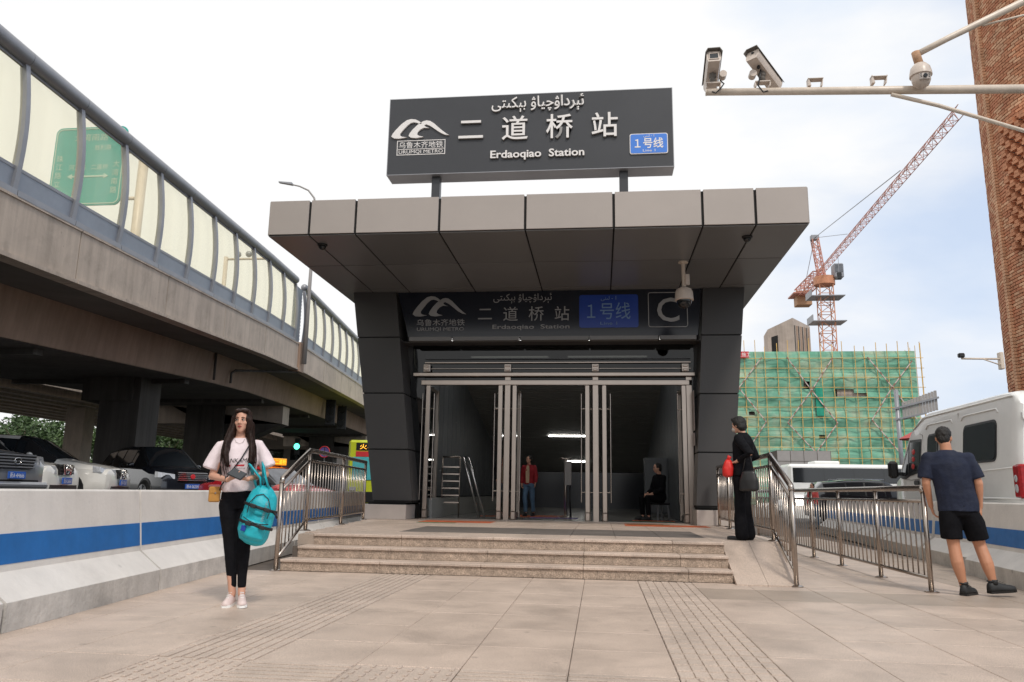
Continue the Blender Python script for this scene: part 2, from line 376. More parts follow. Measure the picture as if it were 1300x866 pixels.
def remesh(mb, voxel=.008, smooth=4, name='body', disp=0., dscale=12.):
    """Union of overlapping closed shapes into one continuous skin."""
    me = mb.mesh(name); o = bpy.data.objects.new('tmp', me); C.objects.link(o)
    md = o.modifiers.new('r', 'REMESH'); md.mode = 'VOXEL'; md.voxel_size = voxel
    if smooth: s_ = o.modifiers.new('s', 'SMOOTH'); s_.factor = .5; s_.iterations = smooth
    out = bpy.data.meshes.new_from_object(o.evaluated_get(bpy.context.evaluated_depsgraph_get()))
    bpy.data.objects.remove(o)
    if disp:
        nr = [v.normal.copy() for v in out.vertices]
        for v, n_ in zip(out.vertices, nr):
            p = v.co*dscale; v.co += n_*disp*noise.noise(Vector((p.x, p.y, p.z*.55)))
    out.shade_smooth(); out.name = name
    return out

# ================================================================== GROUND
ZP = .415                                   # landing height
g = struct(part('ground', MB().add([(-900, -300, -.05), (900, -300, -.05), (900, 1500, -.05), (-900, 1500, -.05)], [(0, 1, 2, 3)]), 'earth'))
g = struct(part('road', MB().add([(-60, 24, -.03), (120, 24, -.03), (120, 95, -.03), (-60, 95, -.03)], [(0, 1, 2, 3)]), 'asphalt'))
g = struct(part('side_road', MB().add([(5.0, -20, -.026), (14, -20, -.026), (14, 24, -.026), (5.0, 24, -.026)], [(0, 1, 2, 3)]), 'asphalt'))
g = struct(part('service_road', MB().add([(-4.2, -12, .02), (-8.7, 24, .02), (-13, 24, .02), (-8.6, -12, .02)], [(0, 1, 2, 3)]), 'asphalt'))
g = struct(part('parking_ground', MB().hexa([(-60, -12, -.02), (-8.6, -12, -.02), (-10.4, 32, -.02), (-60, 32, -.02), (-60, -12, .5), (-8.6, -12, .5), (-10.4, 32, .5), (-60, 32, .5)]), 'asphalt'))

pave = struct(part('pavement', MB().box(-6, -3, -.14, 5.6, 30, -.014), 'joint'))
TX = [-.18+.602*k for k in range(-8, 10)]
TY = [3.19, 3.85, 4.51, 5.17, 5.83, 6.49, 7.15, 7.87, 8.76, 9.28]
TYR = TY + [9.28+.66*k for k in range(1, 18)]
def tile_mesh(w, d, ch=.004):
    mb = MB().box(-w/2+.002, -d/2+.002, -.03, w/2-.002, d/2-.002, 0, ch); return mb.mesh('paving_tile')
tcache = {}
def tile(x0, x1, y0, y1, m='granite', z=0., parent=None, name='paving_tile'):
    w, d = round(x1-x0, 3), round(y1-y0, 3); k = (w, d, m)
    if k not in tcache: tcache[k] = tile_mesh(w, d); tcache[k].materials.append(M[m])
    o = bpy.data.objects.new(name, tcache[k]); C.objects.link(o); o.parent = parent
    o.location = ((x0+x1)/2, (y0+y1)/2, z+random.uniform(-.0012, .0012)); o.rotation_euler = (random.uniform(-.0012, .0012), random.uniform(-.0012, .0012), 0)
    return o
def ridge_tile(x0, x1, y0, y1, along='y', broken=True):
    w, d = round(x1-x0, 3), round(y1-y0, 3); k = ('r', w, d, along, broken)
    if k not in tcache:
        mb = MB().box(-w/2+.003, -d/2+.003, -.03, w/2-.003, d/2-.003, -.005, .002)
        n = 8 if broken != 'fine' else 7
        L_, W_ = (d, w) if along == 'y' else (w, d)
        for i in range(n):
            c = -W_/2+W_*(i+.5)/n; h = W_/n*.36
            if broken == 'fine': h = W_/n*.44; mb.box(c-h, -L_/2+.006, -.006, c+h, L_/2-.006, -.0026, .001)
            for (a, b) in ([(-L_/2+L_*q/4+.01+.02*(i % 2), -L_/2+L_*(q+1)/4-.03+.02*(i % 2)) for q in range(4)] if broken == 'fine' else (((-L_/2+.012, -.012), (.012, L_/2-.012)) if broken else ((-L_/2+.008, L_/2-.008),))):
                if along == 'y': mb.box(c-h, a, -.006, c+h, b, .002, .002)
                else: mb.box(a, c-h, -.006, b, c+h, .002, .002)
        tcache[k] = mb.mesh('tactile_tile'); tcache[k].materials.append(M['tactile'])
    o = bpy.data.objects.new('tactile_tile', tcache[k]); C.objects.link(o); o.parent = pave; o.location = ((x0+x1)/2, (y0+y1)/2, 0); return o
def stud_tile(x0, x1, y0, y1):
    w, d = round(x1-x0, 3), round(y1-y0, 3); k = ('s', w, d)
    if k not in tcache:
        mb = MB().box(-w/2+.003, -d/2+.003, -.03, w/2-.003, d/2-.003, -.003, .002)
        for i in range(8):
            for j in range(6):
                x = -w/2+w*(i+.5)/8; y = -d/2+d*(j+.25+.5*(i % 2))/6
                mb.box(x-.011, y-.032, -.004, x+.011, y+.032, .004, .002)
        tcache[k] = mb.mesh('tactile_tile'); tcache[k].materials.append(M['tactile'])
    o = bpy.data.objects.new('tactile_tile', tcache[k]); C.objects.link(o); o.parent = pave; o.location = ((x0+x1)/2, (y0+y1)/2, 0); return o
for i in range(len(TX)-1):
    x0, x1 = TX[i], TX[i+1]; xm = (x0+x1)/2
    ys = TYR if xm > 2.3 else TY
    for j in range(len(ys)-1):
        y0, y1 = ys[j], ys[j+1]; ym = (y0+y1)/2
        if xm < -3.75-.108*ym-.15 or xm > 5.4: continue
        if -2.6 < xm < -1.99 and y0 > 4.4: ridge_tile(x0, x1, y0, y1, 'y'); continue
        if -2.6 < xm < -1.99 and 3.8 < y0 < 4.4: stud_tile(x0, x1, y0, y1); continue
        if -1.99 < xm < -1.3 and 3.8 < y0 < 4.4: ridge_tile(x0, x1, y0, y1, 'x', False); continue
        if -1.3 < xm < -.7 and 3.8 < y0 < 4.4: stud_tile(x0, x1, y0, y1); continue
        if -.75 < xm < .4 and 3.8 < y0 < 4.4: ridge_tile(x0, x1, y0, y1, 'x', False); continue
        if .42 < xm < 1.02:
            stud_tile(x0, x1, y0, y1) if 3.8 < y0 < 4.4 else ridge_tile(x0, x1, y0, y1, 'y', 'fine'); continue
        if xm > 4.0 and y0 > 8.5 :                                    # small pavers beside the barrier
            for a in range(3):
                for b in range(3): tile(x0+(x1-x0)*a/3, x0+(x1-x0)*(a+1)/3, y0+(y1-y0)*b/3, y0+(y1-y0)*(b+1)/3, 'granite_d', parent=pave) if y0 < 14 else None
            if y0 >= 14: tile(x0, x1, y0, y1, 'granite_d', parent=pave)
            continue
        dark = 7.8 < y0 < 7.9 and xm > 1.0
        tile(x0, x1, y0, y1, 'granite_d' if (dark or random.random() < .012) else 'granite', parent=pave)

# ================================================================== LANDING AND STEPS
def lx(y): return -3.86-.13*max(0, y-9.6)         # left edge of the raised landing
land = MB()
land.add([(x, y, z) for z in (-.02, ZP-.014) for x, y in ((lx(9.9), 9.9), (1.5, 9.9), (1.5, 10.19), (2.30, 10.19), (2.30, 16.), (lx(16), 16.))], [(5, 4, 3, 2, 1, 0), (6, 7, 8, 9, 10, 11)]+[(i, (i+1) % 6, 6+(i+1) % 6, 6+i) for i in range(6)])
landing = struct(part('landing', land, 'granite_d'))
ys = [10.2, 10.8, 11.4, 12.0, 12.6, 13.2, 13.8, 14.4, 15.0, 15.6, 16.0]
xs = [-4.6+.6*k for k in range(13)]
for j in range(len(ys)-1):
    for i in range(len(xs)):
        a, b = max(xs[i], lx(ys[j])+.01), min(xs[i]+.6, 2.29)
        if b-a < .08: continue
        xm = (a+b)/2
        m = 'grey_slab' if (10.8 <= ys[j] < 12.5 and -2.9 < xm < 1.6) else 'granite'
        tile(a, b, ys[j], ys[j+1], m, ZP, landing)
steps = struct(bpy.data.objects.new('front_steps', MB().box(-3.84, 9.3, -.01, 1.498, 9.9, .13).box(-3.84, 9.6, .12, 1.498, 9.905, .27).mesh('front_steps'))); C.objects.link(steps); steps.data.materials.append(M['joint'])
H3 = ZP/3
for k in range(3):
    y = 9.28+.3*k; z0, z1 = H3*k, H3*(k+1)
    cuts = [-3.86+.09*k, -2.62+.05*k, -1.40+.03*k, -.2, 1.0-.06*k, 1.5]
    back = y+.33 if k < 2 else 10.195
    for a, b in zip(cuts[:-1], cuts[1:]):
        part('riser_slab', MB().box(a+.002, y+.012, z0+.002, b-.002, y+.05, z1-.036, .002), 'step', steps)
        part('tread_slab', MB().box(a+.002, y-.012, z1-.034, b-.002, back, z1+(.0 if k < 2 else .001), .006), 'granite', steps)
ramp = struct(bpy.data.objects.new('side_slope', MB().prism([(9.14, -.01), (10.17, -.01), (10.17, .36), (9.17, -.03)], 1.52, 2.15, 'x').mesh('side_slope'))); C.objects.link(ramp); ramp.data.materials.append(M['joint'])
for a, b in ((0, .5), (.5, 1.)):
    y0, y1 = 9.10+1.08*a, 9.10+1.08*b; z0, z1 = .012+.403*a, .012+.403*b
    for xa, xb in ((1.503, 1.84), (1.844, 2.17)):
        part('slope_slab', MB().hexa([(xa, y0+.002, z0-.05), (xb, y0+.002, z0-.05), (xb, y1-.002, z1-.05), (xa, y1-.002, z1-.05), (xa, y0+.002, z0), (xb, y0+.002, z0), (xb, y1-.002, z1), (xa, y1-.002, z1)]), 'granite', ramp)

# ================================================================== ENTRANCE BUILDING
ent = thing('metro_entrance', 'charcoal panelled metro station entrance with wide overhanging canopy and glass doors', 'metro entrance', (0, 16, 0))
def P(name, mb, m, parent=ent, smooth=False, label=None):
    """part given in world coordinates"""
    o = part(name, mb, m, parent, smooth, label)
    base = ent.location
    if parent is ent: o.location = -base
    return o
# canopy ------------------------------------------------------------
CX0, CX1, CY0, CY1, CZ0, CZ1 = -5.5, 3.25, 11.7, 17.6, 5.11, 5.72
can = P('canopy', MB().box(CX0+.03, CY0+.03, CZ0+.02, CX1-.03, CY1-.03, CZ1-.02), 'blackgap')
jx = [CX0, -4.78, -3.99, -2.58, -1.17, .245, 1.63, 2.44, CX1]
jy = [CY0, 13.45, 15.2, 16.95, CY1]
gp = .020
for a, b in zip(jx[:-1], jx[1:]):
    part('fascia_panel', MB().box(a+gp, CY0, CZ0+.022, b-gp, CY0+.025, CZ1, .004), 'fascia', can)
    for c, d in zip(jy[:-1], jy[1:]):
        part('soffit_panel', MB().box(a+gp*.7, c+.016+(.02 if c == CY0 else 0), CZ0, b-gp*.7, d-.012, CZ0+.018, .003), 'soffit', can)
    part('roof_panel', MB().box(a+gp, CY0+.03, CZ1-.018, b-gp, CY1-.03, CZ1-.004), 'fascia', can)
for c, d in zip(jy[:-1], jy[1:]):
    for x in (CX0, CX1-.025): part('fascia_panel', MB().box(x, c+.03, CZ0+.022, x+.025, d-.006, CZ1, .004), 'fascia', can)
# small black pinhead cameras on the soffit
for x, y, lb in ((-4.72, 12.2, 'small round black camera under the left end of the canopy'), (2.40, 12.25, 'small round black camera under the right end of the canopy')):
    t = thing('dome_camera', lb, 'camera', (x, y, CZ0), group='small black cameras under the canopy')
    part('camera_mount', MB().lathe([(.085, 0), (.085, -.02), (.07, -.03)]), 'black', t, 40)
    part('camera_dome', MB().ball((0, 0, -.04), (.065, .065, .055), 16, 10), 'blackglass', t, True)
# pillars ------------------------------------------------------------
def pillar(xot, xob, xit, xib, px0, px1):
    Y0, Y1 = 15.4, 16.6; ZT, ZB = CZ0-.003, .74
    col = P('pillar', MB().hexa([(xob+.02*(1 if xob < xib else -1), Y0+.02, ZB), (xib-.02*(1 if xob < xib else -1), Y0+.02, ZB), (xib-.02*(1 if xob < xib else -1), Y1, ZB), (xob+.02*(1 if xob < xib else -1), Y1, ZB),
        (xot+.02*(1 if xob < xib else -1), Y0+.02, ZT), (xit-.02*(1 if xob < xib else -1), Y0+.02, ZT), (xit-.02*(1 if xob < xib else -1), Y1, ZT), (xot+.02*(1 if xob < xib else -1), Y1, ZT)]), 'blackgap')
    zs = [.77, 1.80, 2.95, 4.13, ZT]
    def X(z, t, b): return b+(t-b)*(z-.76)/(5.11-.76)
    for a, b in zip(zs[:-1], zs[1:]):
        a += .014; b -= .014 if b < 5 else 0
        part('cladding_panel', MB().hexa([(X(a, xot, xob), Y0, a), (X(a, xit, xib), Y0, a), (X(a, xit, xib), Y0+.02, a), (X(a, xot, xob), Y0+.02, a),
            (X(b, xot, xob), Y0, b), (X(b, xit, xib), Y0, b), (X(b, xit, xib), Y0+.02, b), (X(b, xot, xob), Y0+.02, b)]), 'clad', col)
        for t, bb, s in ((xot, xob, 1 if xob < xib else -1), (xit, xib, -1 if xob < xib else 1)):
            xa, xb = X(a, t, bb), X(b, t, bb)
            part('cladding_panel', MB().hexa([(xa, Y0+.024, a), (xa+s*.018, Y0+.024, a), (xa+s*.018, Y1, a), (xa, Y1, a), (xb, Y0+.024, b), (xb+s*.018, Y0+.024, b), (xb+s*.018, Y1, b), (xb, Y1, b)]), 'clad', col)
    P('plinth', MB().box(px0, 15.22, ZP, px1, 16.5, .70, .006), 'plinth')
    P('plinth_gap', MB().box(min(px0, px1)+.06, 15.45, .70, max(px0, px1)-.06, 16.5, .76), 'blackgap')
pillar(-5.2, -4.55, -4.27, -3.74, -4.72, -3.82)
pillar(2.92, 2.52, 2.10, 1.84, 1.82, 2.60)
# name panel between the pillars ---------------------------------------
def logo_polys(w, h):
    """Two swept arches; coordinates in a 0..1 box."""
    a = [(.0, .12), (.02, .26), (.08, .48), (.17, .76), (.26, .95), (.335, 1.0), (.41, .97), (.47, .88), (.525, .76), (.49, .72), (.44, .79), (.385, .83), (.33, .80), (.27, .66), (.205, .45), (.155, .27), (.15, .16), (.19, .09), (.27, .055), (.14, .0), (.05, .02)]
    b = [(.30, .12), (.32, .27), (.37, .46), (.44, .66), (.50, .79), (.55, .87), (.60, .90), (.66, .87), (.73, .74), (.80, .55), (.88, .34), (.95, .18), (1.0, .09), (.92, .13), (.84, .25), (.75, .44), (.67, .61), (.60, .70), (.565, .665), (.575, .60), (.62, .53), (.655, .50), (.56, .525), (.50, .44), (.455, .30), (.445, .19), (.48, .11), (.56, .05), (.43, .0), (.34, .03)]
    return [[((x-.5)*w, (y-.5)*h) for x, y in p] for p in (a, b)]
def logo(parent, cx, y, cz, w, h, m, depth):
    for p in logo_polys(w, h):
        bm = bmesh.new(); vs = [bm.verts.new((cx+u, y, cz+v)) for u, v in p]; f = bm.faces.new(vs); r = bmesh.ops.extrude_face_region(bm, geom=[f])
        bmesh.ops.translate(bm, verts=[v for v in r['geom'] if isinstance(v, bmesh.types.BMVert)], vec=(0, -depth, 0)); bmesh.ops.triangulate(bm, faces=bm.faces); bmesh.ops.recalc_face_normals(bm, faces=bm.faces)
        me = bpy.data.meshes.new('logo_arch'); bm.to_mesh(me); bm.free(); link('logo_arch', me, m, parent)
def frame_xz(mb, x0, z0, x1, z1, y0, y1, t, rad=0.):
    n = 6 if rad else 1
    def ring(x0, z0, x1, z1, r):
        if not rad: return [(x0, z0), (x1, z0), (x1, z1), (x0, z1)]
        o = []
        for cx, cz, a in ((x1-r, z0+r, -90), (x1-r, z1-r, 0), (x0+r, z1-r, 90), (x0+r, z0+r, 180)):
            for i in range(n): o.append((cx+r*math.cos(R(a+90*i/(n-1))), cz+r*math.sin(R(a+90*i/(n-1)))))
        return o
    A = ring(x0, z0, x1, z1, rad); B = ring(x0+t, z0+t, x1-t, z1-t, max(rad-t, .001)); k = len(A)
    vs = [(u, y0, v) for u, v in A]+[(u, y0, v) for u, v in B]+[(u, y1, v) for u, v in A]+[(u, y1, v) for u, v in B]; fs = []
    for i in range(k):
        j = (i+1) % k
        fs += [(i, j, k+j, k+i), (2*k+i, 3*k+i, 3*k+j, 2*k+j), (i, 2*k+i, 2*k+j, j), (k+i, k+j, 3*k+j, 3*k+i)]
    return mb.add(vs, fs)
def rrect(x0, z0, x1, z1, r, n=6):
    o = []
    for cx, cz, a in ((x1-r, z0+r, -90), (x1-r, z1-r, 0), (x0+r, z1-r, 90), (x0+r, z0+r, 180)):
        for i in range(n): o.append((cx+r*math.cos(R(a+90*i/(n-1))), cz+r*math.sin(R(a+90*i/(n-1)))))
    return o
UY = '\uFEF0\uFE98\uFBE9\uFEDC\uFBE7\uFE91 \uFBDE\uFE8E\uFEF4\uFB7C\uFBDE\uFE8D\uFEA9\uFEAE\uFBE7\uFE8B'
UYL = '\uFEF0\uFEE8\uFBE9\uFEDF - 1'
npan = P('name_panel', MB().hexa([(-3.98, 15.46, 4.14), (1.98, 15.46, 4.14), (1.98, 15.6, 4.14), (-3.98, 15.6, 4.14), (-4.24, 15.46, 5.105), (2.08, 15.46, 5.105), (2.08, 15.6, 5.105), (-4.24, 15.6, 5.105)]), 'board2')
YP = 15.457
logo(npan, -3.33, YP, 4.80, 1.15, .44, 'letterdim', .006)
text('lettering', '乌鲁木齐地铁', .155, (-3.30, YP-.003, 4.45), 'letterdim', npan, width=1.02, depth=.004)
text('lettering', 'URUMQI METRO', .105, (-3.30, YP-.003, 4.30), 'letterdim', npan, width=1.0, depth=.004)
for k, ch in enumerate('二道桥站'): text('lettering', ch, .33, (-2.36+.535*k, YP-.003, 4.62), 'letterdim', npan, depth=.004)
text('lettering', UY, .2, (-1.58, YP-.003, 4.95), 'letterdim', npan, width=1.22, depth=.004)
text('lettering', 'Erdaoqiao  Station', .125, (-1.40, YP-.003, 4.33), 'letterdim', npan, width=1.6, depth=.004, bold=.001)
lb = part('line_badge', MB().prism(rrect(-.40, 4.31, .80, 5.0, .05), 15.448, 15.459), 'blue2', npan)
text('lettering', '１号线', .38, (.20, 15.445, 4.66), 'letterblue', lb, width=.88, depth=.004)
text('lettering', 'Line 1', .085, (.20, 15.445, 4.40), 'letterblue', lb, depth=.004, width=.34)
text('lettering', UYL, .11, (.20, 15.445, 4.92), 'letterblue', lb, depth=.004)
ex = part('exit_frame', frame_xz(MB(), 1.0, 4.31, 1.79, 5.04, 15.449, 15.459, .014, .05), 'letterdim', npan)
text('lettering', 'C', .70, (1.40, 15.449, 4.67), 'letterdim', ex, depth=.006, bold=.006)
for a, b in ((-3.96, -3.05), (-3.03, -1.63), (-1.61, -.21), (-.19, 1.20), (1.22, 1.95)):
    P('lower_lip', MB().box(a+.006, 15.43, 4.055, b-.006, 15.62, 4.136), 'soffit')
P('vestibule_ceiling', MB().box(-4.15, 15.62, 4.06, 2.05, 16.4, 4.075), 'clad')
# door wall -------------------------------------------------------------
DY = 16.0
P('head_beam', MB().box(-3.78, DY-.05, 3.20, 1.84, DY+.05, 3.30, .006), 'steel')
P('head_beam', MB().box(-3.95, DY-.12, 3.375, 1.95, DY-.0, 3.455, .01), 'steel')
P('head_beam', MB().box(-3.72, DY-.05, 3.665, 1.88, DY+.0, 3.69, .004), 'steel')
P('head_rail', MB().box(-3.72, DY-.03, 3.545, 1.88, DY-.01, 3.553), 'steel')
P('head_rail', MB().box(-3.72, DY-.03, 3.752, 1.88, DY-.01, 3.762), 'board')
P('transom_glass', MB().box(-4.0, DY+.02, 3.30, 1.95, DY+.035, 4.06), 'transom')
for x in (-3.66, -1.92, -.08, 1.76):
    P('clamp_bracket', MB().box(x-.075, DY-.10, 3.47, x+.075, DY-.02, 3.64, .01).box(x-.05, DY-.13, 3.49, x+.05, DY-.09, 3.53, .01).box(x-.05, DY-.13, 3.57, x+.05, DY-.09, 3.61, .01), 'steel')
for x in (-1.92, -.08, 1.83): P('mullion', MB().box(x-.06, DY-.03, ZP, x+.06, DY+.09, 3.2, .006).box(x-.06, DY-.031, 3.30, x+.06, DY+.015, 3.37, .004), 'steel')
for (xa, xb) in ((-4.02, -3.71), (1.90, 2.02)):
    P('side_glass', MB().box(xa, DY+.0, ZP, xb, DY+.016, 3.37), 'transom'); 
P('side_wall', MB().box(-4.35, DY+.1, ZP, -3.74, DY+.25, 5.0), 'clad'); P('side_wall', MB().box(1.9, DY+.1, ZP, 2.5, DY+.25, 5.0), 'clad')
P('threshold', MB().box(-3.72, DY-.06, ZP, 1.84, DY+.06, ZP+.012), 'steel')
for k, x in enumerate((-3.62, -2.07, -1.77, -.25, .10, 1.72)):
    d = P('glass_door', MB().box(x-.006, DY-.0, ZP+.14, x+.006, DY+.92, 3.12), 'doorglass')
    for y in (DY-.05, DY+.86): part('door_stile', MB().box(x-.045, y, ZP+.03, x+.045, y+.075, 3.19, .006), 'steel', d)
    part('door_rail', MB().box(x-.024, DY+.025, ZP+.05, x+.024, DY+.86, ZP+.15, .005), 'steel', d); part('door_rail', MB().box(x-.024, DY+.025, 3.11, x+.024, DY+.86, 3.185, .005), 'steel', d)
    part('door_seal', MB().box(x-.012, DY+.03, ZP+.015, x+.012, DY+.85, ZP+.05), 'black', d)
    part('pivot_shoe', MB().box(x-.055, DY-.07, ZP+.012, x+.055, DY+.10, ZP+.19, .02), 'steel', d)
    for s in (-1, 1):
        part('door_handle', MB().tube([(x+s*.125, DY+.0, .80), (x+s*.125, DY+.0, 3.02)], .013, 10).tube([(x, DY, 1.0), (x+s*.125, DY, 1.0)], .011, 8).tube([(x, DY, 2.7), (x+s*.125, DY, 2.7)], .011, 8), 'steel2', d, 50)
for x in (-3.55,): P('door_label', MB().box(-3.0, DY+.0, 2.4, -2.99, DY+.01, 2.41), 'paper')
P('notice', MB().box(1.885, DY-.32, 2.25, 1.893, DY-.08, 3.05), 'paper'); P('notice', MB().box(1.875, DY-.34, 1.95, 1.883, DY-.1, 2.2), 'paper')
# floor prints on the landing
for (x0, x1, y0, y1, m) in ((-3.35, -2.0, 14.3, 15.1, 'orange'), (-3.3, -2.6, 13.95, 14.15, 'greenprint'), (.45, 1.95, 14.3, 15.0, 'orange'), (.5, 1.3, 15.1, 15.2, 'greenprint'), (.45, 1.2, 15.3, 15.42, 'orange')):
    t = part('floor_print', MB().box(x0, y0, ZP+.0015, x1, y1, ZP+.004), m, landing)
# interior ----------------------------------------------------------------
P('hall_floor', MB().box(-4.3, DY+.1, ZP-.05, 2.4, 32, ZP-.002), 'infloor')
def zc(y): return 4.05-.23*(y-21.9)
cl = P('hall_ceiling', MB().add([(-4.4, 16.3, 4.9), (2.4, 16.3, 4.9), (2.4, 20.6, 4.45), (-4.4, 20.6, 4.45)], [(0, 1, 2, 3)]).add([(-4.4, 20.6, zc(20.6)+.1), (2.4, 20.6, zc(20.6)+.1), (2.4, 32, zc(32)+.03), (-4.4, 32, zc(32)+.03)], [(0, 1, 2, 3)]), 'blackgap')
y = 20.6
while y < 31.6:
    part('ceiling_slat', MB().hexa([(-4.3, y, zc(y)), (2.3, y, zc(y)), (2.3, y+.17, zc(y+.17)), (-4.3, y+.17, zc(y+.17)), (-4.3, y, zc(y)+.03), (2.3, y, zc(y)+.03), (2.3, y+.17, zc(y+.17)+.03), (-4.3, y+.17, zc(y+.17)+.03)]), 'inceil', cl); y += .2
for (x0, x1, y) in ((-1.75, -.45, 26.7), (-1.25, -.45, 29.9)):
    part('strip_light', MB().box(x0, y, zc(y)-.04, x1, y+.10, zc(y)-.012), 'striplight', cl)
for y in (17.4, 19.4):  # extra strips added out of view above the door header to brighten the hall
    for x0 in (-3.3, -.8): part('strip_light', MB().box(x0, y, 4.40, x0+2, y+.10, 4.43), 'striplight', cl)  # added strips, out of view
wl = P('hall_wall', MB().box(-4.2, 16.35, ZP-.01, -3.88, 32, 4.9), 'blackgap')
for k in range(26): part('wall_panel', MB().box(-3.885, 16.4+k*.6, ZP+.45, -3.855, 16.4+k*.6+.565, 4.8), 'inner', wl)
part('wall_ledge', MB().box(-3.88, 16.4, ZP, -3.55, 31.5, ZP+.42), 'inceil', wl)
wr = P('hall_wall', MB().box(1.78, 16.3, ZP-.01, 2.2, 32, 4.9), 'inner')
for k in range(16): part('wall_panel', MB().box(1.755, 16.5+k*.96, ZP+.02, 1.79, 16.5+k*.96+.93, 4.8), 'inner', wr)
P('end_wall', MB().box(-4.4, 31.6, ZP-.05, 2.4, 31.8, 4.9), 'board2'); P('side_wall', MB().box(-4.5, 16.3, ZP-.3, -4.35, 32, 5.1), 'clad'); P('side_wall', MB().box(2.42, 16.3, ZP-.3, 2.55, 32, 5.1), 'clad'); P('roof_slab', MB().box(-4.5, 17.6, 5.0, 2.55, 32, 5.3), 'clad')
for (x0, x1, y0, y1, m) in ((-2.9, -1.0, 18.4, 18.9, 'orange'), (-2.2, -.9, 19.3, 19.9, 'orange'), (.7, 1.6, 17.2, 17.5, 'orange'), (-1.6, -.5, 17.8, 18.4, 'purple'), (.5, 1.5, 16.6, 16.8, 'greenprint')):
    P('floor_print', MB().box(x0, y0, ZP, x1, y1, ZP+.003), m)
# ladder-like step platform inside
t = thing('step_ladder', 'metal step ladder with handrails standing inside the left doorway', 'ladder', (-3.42, 17.75, ZP), R(6))
for x in (-.2, .2): part('upright', MB().tube([(x, 0, 0), (x, 0, 1.35)], .02, 8), 'steel', t, True)
for k in range(6): part('tread', MB().box(-.2, -.07, .30+k*.16, .2, .05, .33+k*.16), 'steel2', t)
part('top_bar', MB().tube([(-.2, 0, 1.35), (.2, 0, 1.35)], .024, 8), 'steel2', t, True)
for x in (.28, .40): part('stair_rail', MB().tube([(x-.08, .05, 1.35), (x+.0, -.02, 1.33), (x+.40, -.15, .0)], .028, 8), 'chrome', t, True)
# ticket reader post
t = thing('barrier_post', 'slim steel post with a reader panel standing inside the middle doorway', 'post', (-.80, 18.3, ZP))
part('foot', MB().lathe([(.14, 0), (.14, .02), (.05, .035)]), 'steel', t, 40)
part('upright', MB().tube([(0, 0, 0), (0, 0, 1.35)], .035, 12), 'steel', t, True)
part('reader_panel', MB().box(-.02, -.06, .75, .14, -.03, 1.3, .01), 'greywall', t)
part('stay', MB().tube([(.12, 0, 0), (.10, 0, .8)], .02, 8), 'black', t, True)
part('cross_arm', MB().tube([(-.14, 0, 1.36), (.14, 0, 1.36)], .02, 8), 'steel', t, True)
# a cabinet by the right inner wall
t = thing('wall_cabinet', 'grey metal cabinet against the right inner wall behind the seated person', 'cabinet', (1.45, 20.4, ZP))
part('casing', MB().box(-.3, 0, .1, .3, .4, 1.5, .01), 'inner', t); part('cabinet_door', MB().box(-.26, -.015, .14, .26, 0, 1.46, .005), 'inner', t)

# ================================================================== ROOF SIGN
sg = thing('roof_sign', 'large charcoal station name board on two short posts above the canopy', 'sign', (0, 11.86, CZ1))
def S(name, mb, m, parent=sg, **k):
    o = part(name, mb, m, parent, **k)
    if parent is sg: o.location = -sg.location
    return o
SY = 11.86
bd = S('sign_board', MB().box(-3.54, SY, 6.20, 1.22, SY+.36, 7.575, .004), 'board')
frame = S('board_edge', frame_xz(MB(), -3.55, 6.19, 1.23, 7.585, SY-.004, SY+.37, .012), 'alu')
for x in (-2.72, .42):
    p = S('sign_post', MB().box(x-.07, SY+.10, CZ1+.02, x+.07, SY+.24, 6.19, .006), 'board')
    part('base_plate', MB().box(x-.2, SY+.02, CZ1-.002, x+.2, SY+.32, CZ1+.02, .004), 'board', p)
    for a in (-.15, .15): part('bolt', MB().lathe([(.018, CZ1+.02), (.018, CZ1+.045)], (x+a, SY+.06, 0), 6), 'steel', p)
def raised(s, size, x, z, parent, width=None, bold=0., d=.035, **k):
    o = text('raised_letter', s, size, (x, SY-d/2-.001, z), 'letterside', parent, width=width, bold=bold, depth=d, **k)
    f = text('letter_face', s, size, (0, 0, 0), 'letter', o, rot=(0, 0, 0), width=width, bold=max(0, bold-.003), depth=.004, **k); f.location = (0, 0, d/2+.001); return o
logo(bd, -2.99, SY, 7.015, 1.0, .35, 'letter', .03)
part('logo_border', frame_xz(MB(), -3.39, 6.545, -2.555, 6.81, SY-.006, SY, .012), 'letter', bd)
part('logo_rule', MB().box(-3.37, SY-.012, 6.643, -2.575, SY, 6.652), 'letter', bd)
text('lettering', '乌鲁木齐地铁', .128, (-2.975, SY-.004, 6.727), 'letter', bd, width=.76, depth=.004)
text('lettering', 'URUMQI METRO', .088, (-2.975, SY-.004, 6.598), 'letter', bd, width=.76, depth=.004)
for k, ch in enumerate('二道桥站'): raised(ch, .46, -2.12+.745*k, 6.955, bd, bold=.006, d=.04)
raised(UY, .27, -1.00, 7.385, bd, width=1.55, bold=.004)
raised('Erdaoqiao  Station', .185, -1.00, 6.47, bd, width=1.56, bold=.006)
bb = part('line_badge', MB().prism(rrect(.52, 6.42, 1.135, 6.775, .035), SY-.02, SY), 'letter', bd)
part('badge_face', MB().prism(rrect(.533, 6.433, 1.122, 6.762, .03), SY-.024, SY-.019), 'blue', bb)
text('lettering', '１号线', .19, (.83, SY-.026, 6.605), 'letter', bb, width=.46, depth=.003, bold=.003)
text('lettering', 'Line 1', .06, (.83, SY-.026, 6.475), 'letter', bb, depth=.003, width=.2)
text('lettering', UYL, .06, (.83, SY-.026, 6.728), 'letter', bb, depth=.003)

